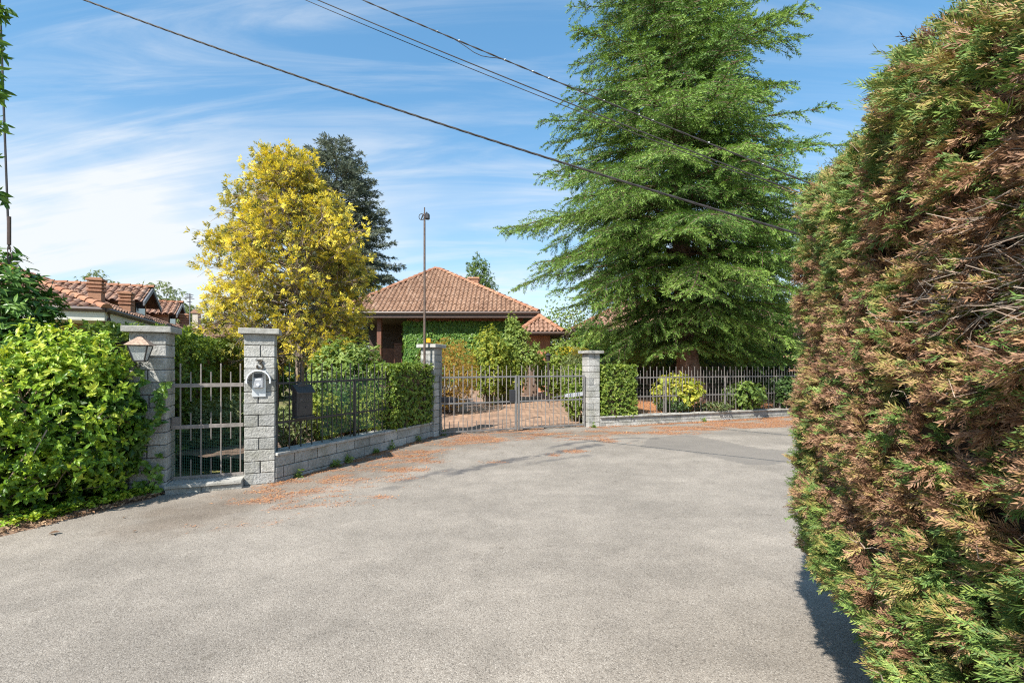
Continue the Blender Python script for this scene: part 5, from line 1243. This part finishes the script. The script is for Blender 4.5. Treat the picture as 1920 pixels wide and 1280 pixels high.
    for q in range(K):
        for sg in (-1, 1):
            f_ = (q + .35 + r_.uniform(0, .5, n)) / (K + .6); p = Ps + A * (Ls * f_)[:, None] + NN * (r_.normal(size=n) * .003)[:, None]
            d = unit(A * r_.uniform(.7, 1.2, (n, 1)) + PL * sg * r_.uniform(.25, .75, (n, 1)) + NN * r_.normal(size=(n, 1)) * .22)
            BP.append(p); BD.append(d); BN.append(NN + .3 * unit(r_.normal(size=(n, 3)))); BL.append(Ls * (.30 - .16 * f_) * r_.uniform(.6, 1.4, n) + .006); BW.append(r_.uniform(.0030, .0048, n)); BT.append(np.clip(tt + .06 * r_.normal(size=n) + np.where(isd, 0, .05 * f_), 0, 1))
    BP, BD, BN, BL, BW, BT = np.vstack(BP), np.vstack(BD), np.vstack(BN), np.concatenate(BL), np.concatenate(BW), np.concatenate(BT)
    a = Acc(); leaves(a, BP, BD, BN, BL, BW, BT); a.build('sprays', M['cypress'], T_); print('cypress blades', len(BP))
    # bare grey twigs in the broken patches
    m_ = 1500; s = np.concatenate([r_.normal(2.5, .30, m_ // 2), Lh * r_.uniform(0, 1, m_ - m_ // 2)]); z = np.concatenate([r_.normal(1.80, .07, m_ // 2), r_.uniform(.3, 2.6, m_ - m_ // 2)])
    P = surf(s, z, -.10 + .09 * r_.uniform(0, 1, m_)); d = unit(-hb * r_.uniform(.4, 1, (m_, 1)) + hn * r_.uniform(-.1, .45, (m_, 1)) + UP * r_.normal(size=(m_, 1)) * .28); l = np.where(np.arange(m_) < m_ // 2, r_.uniform(.06, .17, m_), r_.uniform(.03, .09, m_))[:, None]
    mid = P + d * l * .5 + r_.normal(size=(m_, 3)) * .010; a = Acc(); sticks(a, P, mid, r_.uniform(.0012, .003, m_), r_.uniform(.2, 1, m_)); sticks(a, mid, P + d * l + UP * (r_.normal(size=(m_, 1)) * .02), .0014, r_.uniform(.2, 1, m_)); a.build('bare_twigs', M['twig'], T_)
    # stems at the foot
    a = Acc()
    for s in np.arange(.25, Lh, .42): p = E + hb * s - hn * (.42 + r_.uniform(0, .15)); tube(a, [p - UP * .05, p + UP * .3 + hn * .02, p + UP * 1.4], [.05, .04, .02], 7)
    a.build('stems', M['barkred'], T_)
cypress()

# ---- leafy hedge next to the small gate
def leafyhedge():
    r_ = np.random.default_rng(5)
    b = V3(-5.35, 5.4, 0); T_ = thing('leafy_hedge', 'overgrown bright green hedge of glossy leaves swallowing the lantern pillar', 'hedge', b)
    lob = [((-5.15, 5.35, 1.02), (.80, .62, 1.00)), ((-5.75, 4.90, 1.0), (.95, .62, 1.02)), ((-4.86, 5.62, .85), (.46, .42, .82)), ((-6.5, 4.4, 1.0), (1.0, .8, 1.02)), ((-4.98, 5.60, 1.55), (.45, .40, .42)), ((-5.4, 5.2, .55), (.95, .62, .55)), ((-4.72, 5.72, 1.3), (.27, .30, .40))]
    Ps, As = [], []
    vol = np.array([np.prod(r) ** .66 for c, r in lob])
    for q, (c, r) in enumerate(lob):
        P, A = blob(int(6800 * vol[q] / vol.sum()), c, r, .34, .22, 70 + q, .06); Ps.append(P); As.append(A)
    P, A = np.vstack(Ps), np.vstack(As); A = unit(A + UP * .45 + V3(.1, -.35, 0) + .4 * unit(r_.normal(size=A.shape)))
    bare = fbm(P * 2.6, 33, 3); keep = bare > .40; P, A = P[keep], A[keep]
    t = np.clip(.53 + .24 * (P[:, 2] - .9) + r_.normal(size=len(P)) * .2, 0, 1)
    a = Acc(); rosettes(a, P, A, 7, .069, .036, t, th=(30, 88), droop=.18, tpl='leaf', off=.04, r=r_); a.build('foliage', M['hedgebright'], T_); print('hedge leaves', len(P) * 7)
    j = r_.choice(len(P), 420, replace=False); s0 = np.stack([r_.uniform(-6.2, -4.7, 420), r_.uniform(5.0, 5.9, 420), r_.uniform(0, 1.2, 420)], 1); s0 = P[j] + (s0 - P[j]) * .55
    a = Acc(); sticks(a, s0, P[j], .008, r_.uniform(.1, .8, 420)); 
    for k in range(9): x = V3(r_.uniform(-6, -4.9), r_.uniform(5.5, 5.85), 0); tube(a, [x - UP * .05, x + V3(.03, -.02, .5), x + V3(.1 * r_.normal(), -.03, 1.3)], [.02, .015, .006], 6, .3)
    a.build('branches', M['twig'], T_)
    # dark body so that the far side does not shine through
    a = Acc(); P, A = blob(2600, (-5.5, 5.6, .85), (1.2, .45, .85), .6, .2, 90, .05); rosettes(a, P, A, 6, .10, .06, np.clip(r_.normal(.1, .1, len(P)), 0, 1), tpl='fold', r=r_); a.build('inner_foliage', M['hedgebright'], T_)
leafyhedge()
# laurel behind it
def laurel():
    b = V3(-6.7, 6.2, 0); T_ = thing('laurel', 'dark green laurel with long leaves rising behind the bright hedge', 'shrub', b)
    lob = [((-6.6, 6.2, 1.75), (.72, .55, 1.38)), ((-6.18, 6.25, 1.38), (.44, .45, .98)), ((-5.70, 6.35, 1.1), (.46, .4, .76)), ((-7.5, 6.0, 1.9), (.85, .6, 1.5))]
    vol = np.array([np.prod(r) ** .66 for c, r in lob]); Ps, As = [], []
    for q, (c, r) in enumerate(lob): P, A = blob(int(2700 * vol[q] / vol.sum()), c, r, .45, .25, 110 + q, .1); Ps.append(P); As.append(A)
    P, A = np.vstack(Ps), np.vstack(As); A = unit(A + UP * .6 + .4 * rdirs(len(A))); a = Acc()
    rosettes(a, P, A, 7, .14, .045, np.clip(rng.normal(.5, .22, len(P)), 0, 1), th=(45, 95), droop=.25, tpl='leaf', off=.05); a.build('foliage', M['laurel'], T_)
    a = Acc(); j = rng.choice(len(P), 120, replace=False); s0 = P[j] * .35 + np.array([-6.6, 6.2, .4]) * .65; sticks(a, s0, P[j], .010, .3)
    for k in range(5): x = V3(rng.uniform(-7.2, -5.8), 6.2, 0); tube(a, [x - UP * .05, x + UP * 1.3], [.04, .02], 6, .3)
    a.build('branches', M['twig'], T_)
laurel()
# ivy creeping at the hedge foot and round the pillar
n_ = 900; k = rng.integers(1, len(VL) - 1, n_); t_ = rng.uniform(0, 1, n_)[:, None]; Q2 = VLa[k] * (1 - t_) + VLa[np.minimum(k + 1, len(VL) - 1)] * t_ + np.stack([-.06 - np.abs(rng.normal(size=n_)) * .22, .02 * rng.normal(size=n_)], 1)
P = np.stack([Q2[:, 0], Q2[:, 1], gz(Q2[:, 0], Q2[:, 1]) + .03 + .07 * rng.uniform(size=n_)], 1); P = P[fbm(P * 3, 44, 2) > .46]
a = Acc(); rosettes(a, P, unit(UP + .5 * rdirs(len(P))), 5, .042, .036, np.clip(rng.normal(.7, .2, len(P)), 0, 1), th=(40, 90), tpl='leaf')
tag(a.build('ground_ivy', M['hedgebright']), 'low ivy creeping over the hedge verge', 'ground cover', kind='stuff')
P = []
for (o_, du, dn, dz, m_) in ((P_LAMP + NG * .02 + Z * .16, .34, .04, .16, 26), (P_LAMP + UG * .30 + NG * .04 + Z * 1.12, .10, .05, .13, 16), (P_LAMP + UG * .02 + NG * .05 + Z * .95, .16, .06, .6, 40)):
    for _k in range(m_): P.append(o_ + UG * rng.uniform(0, du) + NG * rng.uniform(0, dn) + Z * rng.normal() * dz)
P = np.array(P); P = P[(P[:, 2] > .04) & (P[:, 2] < 1.62)]
fol('climbing_ivy', M['ivy'], 'ivy sprigs clinging to the front of the lantern pillar', 'ivy', P, unit(np.tile(NG, (len(P), 1)) + UP * .4 + .5 * rdirs(len(P))), 6, .075, .055, P_LAMP, .6, tpl='leaf', droop=.3)

# ---- clipped ivy blocks at the pillars
def clipped(name, label, o, ex, ey, ez, n, mat, lf, wf, k=5, tint=.5, depth=.14, bulge=.05, seed=1, cat='hedge', faces=None, group=None, core=True):
    T_ = thing(name, label, cat, o + ex / 2 + ey / 2, group)
    P, A = boxpts(n, o, ex, ey, ez, depth, True, bulge, seed, faces); A = unit(A + UP * .35 + .45 * rdirs(len(A)))
    a = Acc(); rosettes(a, P, A, k, lf, wf, np.clip(tint + rng.normal(size=len(P)) * .2, 0, 1), tpl='fold', off=.03); a.build('foliage', M[mat], T_)
    if core:
        ca = Acc(); d_ = depth * .9; box(ca, o + unit(ex) * d_ + unit(ey) * d_, ex - unit(ex) * 2 * d_, ey - unit(ey) * 2 * d_, ez - UP * d_); ca.build('twiggy_core', M['soil'], T_)
    return T_
clipped('clipped_hedge', 'clipped ivy block on the mailbox wall next to the beacon pillar', V3(*(W0 + UW * 2.50 + NW * .06)[:2], .42), UW * 1.36, -NW * .62, UP * 1.19, 3000, 'box', .05, .042, 5, .45, .13, .06, 4)
clipped('clipped_hedge', 'clipped ivy block beside the far gate pillar, under the conifer', V3(*(P_FAR + UR * .36 + NR * .02)[:2], .34), UR * 1.0, -NR * .6, UP * 1.24, 2600, 'box', .055, .045, 5, .5, .13, .05, 5)
# boundary hedge behind the small gate
hu = unit(V3(-7.6, 14.3, 0) - V3(-4.95, 6.9, 0))
clipped('boundary_hedge', 'tall dark hedge along the garden side, seen behind the narrow gate', V3(-4.98, 6.75, 0), hu * 8.0, V3(-hu[1], hu[0], 0) * .9, UP * 2.14, 9000, 'box', .085, .045, 5, .32, .22, .10, 6)
# dark hedge under the conifer
clipped('dark_hedge', 'dark low hedge in the shade behind the long railing', V3(3.4, 17.6, .3), V3(9.5, 2.4, 0), V3(-.2, .8, 0), UP * 1.55, 5000, 'darkgreen', .08, .05, 5, .45, .2, .1, 8)

# ---- shrubs (px, top, distance, half width in px)
bz = .26
S = shrub
S('shrub', 'grey green shrub low behind the narrow gate, nearest the boundary hedge', 'shrub', 372, 756, 8.3, 58, 'shrubgrey', 1500, 6, .05, .022, .05, .7, lump=.2, shell=.6)
S('shrub', 'grey green shrub behind the narrow gate, against the numbered pillar', 'shrub', 440, 742, 8.4, 50, 'shrubgrey', 1500, 6, .05, .022, .05, .78, lump=.2, shell=.6)
S('shrub', 'small leafy plant directly behind the mailbox', 'shrub', 552, 758, 7.6, 40, 'shrubgrey', 600, 6, .05, .022, bz, .55)
S('shrub', 'yellow green shrub low behind the middle of the mailbox railing', 'shrub', 610, 745, 8.0, 42, 'shrubyellow', 700, 6, .05, .03, bz, .45)
S('shrub', 'bushy shrub behind the railing between the mailbox and the clipped block', 'shrub', 690, 735, 8.9, 45, 'shrubyellow', 800, 6, .05, .028, bz, .4)
S('shrub', 'deep green shrub behind the fence post of the mailbox railing', 'shrub', 640, 705, 9.2, 55, 'shrub', 900, 6, .06, .035, bz, .3)
S('shrub', 'green shrub adjoining the clipped ivy block behind the railing', 'shrub', 735, 690, 9.6, 36, 'box', 900, 6, .05, .035, bz, .55)
S('leafy_shrub', 'tall loose shrub with pale pointed leaves in front of the porch', 'shrub', 640, 646, 9.9, 58, 'shrub', 1100, 6, .115, .05, bz, .62, shell=.75, up=.8, tpl='leaf', droop=.35)
S('leafy_shrub', 'smaller pale leaved shrub standing before the porch posts', 'shrub', 690, 655, 10.2, 32, 'shrub', 500, 6, .11, .045, bz, .66, shell=.8, up=.9, tpl='leaf', droop=.3)
S('japanese_maple', 'dome shaped rust and ochre maple behind the beacon pillar', 'shrub', 838, 640, 14.5, 62, 'maple', 2600, 7, .07, .018, None, .5, lump=.2, droop=.35)
S('shrub', 'bright green upright shrub between the maple and the slender tree', 'shrub', 918, 622, 16.5, 34, 'shrubyellow', 1900, 6, .085, .05, None, .50, shell=.6)
S('shrub', 'rounded green shrub at the foot of the slender tree', 'shrub', 950, 655, 17.2, 40, 'shrubyellow', 1500, 6, .085, .05, None, .35)
S('shrub', 'dense green shrub around the garden lamp', 'shrub', 1040, 655, 18.4, 42, 'box', 1600, 6, .085, .055, None, .55)
S('shrub', 'feathery green shrub behind the far gate pillar', 'shrub', 1085, 660, 16.5, 34, 'shrubgrey', 1500, 6, .07, .022, None, .65)
S('golden_shrub', 'low strip of vivid yellow conifer behind the far gate pillar', 'shrub', 1074, 652, 19.6, 32, 'golden', 600, 6, .09, .03, 1.9, .9)
S('shrub', 'bush growing inside the gate against the far pillar', 'shrub', 1078, 690, 12.7, 24, 'box', 1300, 6, .06, .035, None, .5, dep=1.3)
S('hydrangea', 'yellowing broad leaved shrub behind the long railing', 'shrub', 1272, 704, 13.1, 46, 'shrubyellow', 420, 6, .12, .085, .36, .75, shell=.7, tpl='leaf', droop=.4)
S('shrub', 'dark low plant at the foot of the yellowing shrub', 'shrub', 1262, 748, 12.9, 34, 'darkgreen', 500, 6, .06, .035, .36, .7)
S('shrub', 'mid green broad leaved plant behind the long railing, under the drooping bough', 'shrub', 1395, 718, 13.5, 36, 'shrub', 420, 6, .11, .07, .36, .45, tpl='leaf', droop=.3)
S('shrub', 'dark plant behind the railing close to the cypress hedge', 'shrub', 1470, 708, 13.9, 30, 'darkgreen', 600, 6, .09, .05, .36, .7)
S('shrub', 'low sprawling plant between the two broad leaved shrubs', 'shrub', 1335, 755, 13.1, 32, 'shrubgrey', 420, 6, .05, .03, .36, .4)
for i, (px, top, hw, mt, lb) in enumerate(((868, 712, 26, 'shrubgrey', 'grey green plant in the kerbed flower bed below the maple'), (905, 708, 24, 'shrub', 'mid green plant in the kerbed bed below the bright upright shrub'), (940, 710, 22, 'maple', 'brownish plant in the kerbed bed left of the slender tree trunk'),
        (985, 708, 24, 'shrubgrey', 'pale plant in the kerbed bed right of the slender tree trunk'), (1020, 704, 22, 'maple', 'reddish brown plant in the kerbed bed in front of the wing window'), (1052, 702, 20, 'shrubgrey', 'feathery plant in the kerbed bed nearest the far pillar'))):
    S('bed_plant', lb, 'plant', px, top, 22.9, hw, mt, 380, 6, .08, .04, .40, .5, group='plants along the kerbed flower bed', stems=False)
# slender tree before the wing
tq = at(972, 700, 17.6); tq[2] = .3
treeform('slender_tree', 'slender young tree with pale leaves in front of the small wing', 'tree', tq, 0, [((-.05, 0, 2.05), (.50, .45, .85)), ((.25, -.1, 1.5), (.5, .45, .5)), ((-.2, 0, 2.75), (.26, .25, .45)), ((.62, 0, 1.75), (.18, .18, .5))], 'shrub', 'bark', 1100, 6, .085, .06, .07, .78, seed=12, ztrunk=2.3)
# evergreen masses behind the conifer, each with trunk and crown
for i, (px, d, top, hw, mt, lb) in enumerate(((1062, 25.2, 552, 50, 'box', 'bright green broadleaf tree rising behind the small wing roof'), (1120, 22.8, 585, 42, 'laurel', 'green tree behind the far gate pillar and the conifer boughs'), (1180, 19.5, 628, 40, 'box', 'leafy green tree behind the conifer, beside its trunk on the house side'),
        (1370, 20.5, 600, 60, 'darkgreen', 'dark tree filling the gap behind the conifer trunk on the hedge side'), (1450, 19.5, 570, 60, 'darkgreen', 'dark broad tree behind the conifer, next to the cypress hedge'), (1560, 21, 540, 80, 'laurel', 'dark tree beyond the conifer, hidden behind the cypress hedge'))):
    q = at(px, 690, d); q[2] = float(gz(0, d)); zt = CAMZ + (CY - top) / F * d - q[2]; rx = hw * d / F
    treeform('background_tree', lb, 'tree', q, 0, [((0, 0, zt * .56), (rx, rx, zt * .46)), ((rx * .5, -.2, zt * .38), (rx * .75, rx * .7, zt * .32)), ((-rx * .5, 0, zt * .40), (rx * .7, rx * .7, zt * .33))], mt, 'bark', 1700, 6, .11, .065, .12, .55, seed=30 + i, group='trees behind the conifer')
# trees behind the golden one
for i, (px, d, top, hw, mt, lb) in enumerate(((455, 17.5, 622, 48, 'darkgreen', 'dark tree filling the garden behind the numbered pillar'), (520, 19, 615, 45, 'laurel', 'dark green tree right behind the golden tree trunk'), (590, 18.2, 612, 48, 'darkgreen', 'dark tree between the golden tree and the porch'), (400, 22, 640, 40, 'laurel', 'dark tree behind the boundary hedge beside the golden tree'))):
    q = at(px, 690, d); q[2] = float(gz(0, d)); zt = CAMZ + (CY - top) / F * d - q[2]; rx = hw * d / F
    treeform('garden_tree', lb, 'tree', q, 0, [((0, 0, zt * .55), (rx, rx, zt * .47)), ((rx * .4, -.2, zt * .35), (rx * .8, rx * .7, zt * .33))], mt, 'bark', 1500, 6, .10, .06, .11, .55, seed=50 + i, group='dark trees behind the golden tree')
# reddish slim trunk beside the golden tree
q = at(522, 700, 13.2); q[2] = .2; treeform('slim_tree', 'slim reddish trunked tree beside the golden tree', 'tree', q, 0, [((0, .3, 3.0), (.6, .5, .9))], 'golden', 'barkred', 350, 6, .09, .03, .10, .4, seed=60, ztrunk=2.9)
# willows beyond the neighbour
for px, d, top, hw, lb in ((182, 44, 508, 42, 'pale willow behind the chimney of the neighbouring house'), (285, 42, 524, 54, 'drooping willow behind the dormers of the neighbouring house'), (352, 48, 572, 20, 'small willow behind the last dormer of the neighbouring house')):
    q = at(px, 690, d); q[2] = .4; zt = CAMZ + (CY - top) / F * d - q[2]; rx = hw * d / F
    treeform('willow', lb, 'tree', q, 0, [((0, 0, zt * .68), (rx, rx, zt * .32)), ((rx * .55, 0, zt * .55), (rx * .6, rx * .6, zt * .28)), ((-rx * .5, 0, zt * .60), (rx * .6, rx * .6, zt * .30))], 'willow', 'bark', 1500, 8, .42, .07, .3, .55, up=-.3, droop=1.1, seed=int(px), group='willows behind the neighbouring house')
# far tree behind the roof
q = at(900, 690, 40); q[2] = .4; treeform('far_tree', 'distant upright tree behind the chimney of the pyramid roofed house', 'tree', q, 0, [((-.15, 0, 9.0), (.95, .9, 1.4)), ((.35, 0, 7.6), (1.1, 1, 1.5)), ((-.2, 0, 6.2), (1.2, 1.1, 1.8)), ((.9, 0, 6.0), (.6, .6, .9))], 'shrub', 'bark', 1300, 7, .22, .07, .2, .25, seed=80)
for i, (px, d, top, hw, lb) in enumerate(((430, 55, 600, 60, 'distant dark tree on the skyline between the far pale house and the golden tree'), (1010, 60, 590, 60, 'distant dark tree on the skyline just past the small wing roof'), (1200, 62, 560, 90, 'distant tree seen through the boughs of the big conifer on its house side'), (1420, 64, 560, 90, 'distant tree seen through the big conifer on its cypress hedge side'))):
    q = at(px, 690, d); q[2] = .4; zt = CAMZ + (CY - top) / F * d - q[2]; rx = hw * d / F
    treeform('distant_tree', lb, 'tree', q, 0, [((0, 0, zt * .55), (rx, rx, zt * .46))], 'laurel', 'bark', 700, 6, .32, .2, .25, .5, seed=90 + i, group='distant trees beyond the houses')

# leafy branch hanging in at the frame edge: a tree standing beside the hedge
q = V3(-6.05, 4.75, 0); t_ = thing('roadside_tree', 'broadleaf tree at the hedge verge with a few leaf tufts hanging into view', 'tree', q)
sa = Acc(); tube(sa, [q - UP * .1, q + V3(-.35, .1, 2.4), q + V3(-.5, .1, 4.2), q + V3(-.5, .1, 6.0)], [.13, .10, .08, .04], 8)
tips = [at(6, 16, 4.95), at(7, 96, 4.95), at(1, 235, 4.95), at(-2, 170, 4.9), at(-6, 60, 4.9), at(-10, 130, 4.9), at(-4, 360, 5.0), at(-12, 300, 5.0), at(-16, 10, 4.9)]
Ps, As = [], []
for p in tips:
    s0 = q + V3(-.5, .1, p[2] - .35); sticks(sa, [s0], [p], .012, .3)
    k = 9 if p[0] > -5.27 else 12; Ps.append(p + rng.normal(size=(k, 3)) * .035 - V3(.06, 0, 0)); As.append(unit(V3(1, -.2, -.3) + .7 * rdirs(k)))
sa.build('trunk', M['bark'], t_); P, A = np.vstack(Ps), np.vstack(As)
fol('crown', M['laurel'], None, None, P, A, 4, .11, .04, None, .6, parent=t_, tpl='leaf', droop=.3)

# garden lamp by the drive
q = at(1028, 700, 17.0); q[2] = .28; g_ = thing('garden_lamp', 'small dark lantern on a post among the shrubs behind the gate', 'lamp', q)
a = Acc(); tube(a, [q, q + UP * 1.42], .035, 8); a.build('post', M['blackiron'], g_)
a = Acc(); c = q + UP * 1.45; tube(a, [c, c + UP * .2], [.06, .10], 6); tube(a, [c + UP * .205, c + UP * .30], [.14, .02], 6); a.build('lantern', M['blackiron'], g_)

# weeds along the foot of the mailbox wall
WL = [(.35, 'weed tuft at the wall foot nearest the numbered pillar', 14), (1.05, 'leafy weed at the wall foot below the mailbox side of the fence post', 22), (1.35, 'dark green weed clump at the wall foot, biggest of the row', 30), (2.0, 'small weed in the wall foot crack below the clipped block edge', 10), (2.45, 'pale flowering weed below the clipped block', 12), (3.3, 'weed tuft at the wall foot nearest the beacon pillar', 12)]
for s, lb, m_ in WL:
    o = W0 + UW * s + NW * .05; o[2] = float(gz(0, o[1])); P = o + np.stack([np.clip(rng.normal(size=m_), -1.6, 1.6) * .035, rng.normal(size=m_) * .022, np.abs(rng.normal(size=m_)) * .04 + .01], 1)
    fol('weed', M['shrub'], lb, 'weed', P, unit(UP + .8 * rdirs(m_)), 5, .055, .022, o, .5, group='weeds along the mailbox wall', tpl='leaf')
for o, lb in ((P_MID + V3(.45, .15, 0), 'weed clump at the gate foot beside the beacon pillar'), (P_FAR + NR * .08 + UR * .1, 'weed tuft at the foot of the far gate pillar'), (P_FAR + UR * 3.4 + NR * .05, 'tiny weed in the wall foot among the orange needles')):
    o = V3(o[0], o[1], .1); m_ = 18; P = o + np.stack([rng.normal(size=m_) * .03, rng.normal(size=m_) * .025, np.abs(rng.normal(size=m_)) * .05 + .01], 1)
    fol('weed', M['shrub'], lb, 'weed', P, unit(UP + .8 * rdirs(m_)), 5, .05, .022, o, .45, group='weeds at the gate pillars', tpl='leaf')
# garden grass seen through the railings
n_ = 7000; P = np.stack([rng.uniform(-7, -3, n_), rng.uniform(9.5, 18, n_), np.zeros(n_)], 1); P[:, 2] = gz(P[:, 0], P[:, 1]) - .03; k = ~inpoly(P[:, 0], P[:, 1], DRV); P = P[k]
a = Acc(); leaves(a, P, UP + .5 * rdirs(len(P)), rdirs(len(P)), rng.uniform(.06, .14, len(P)), .012, rng.uniform(0, 1, len(P)))
tag(a.build('grass', M['grass']), 'short dry grass of the garden behind the railing', 'grass', kind='stuff')
print('objects', len(bpy.data.objects), 'faces', sum(len(m.polygons) for m in bpy.data.meshes))
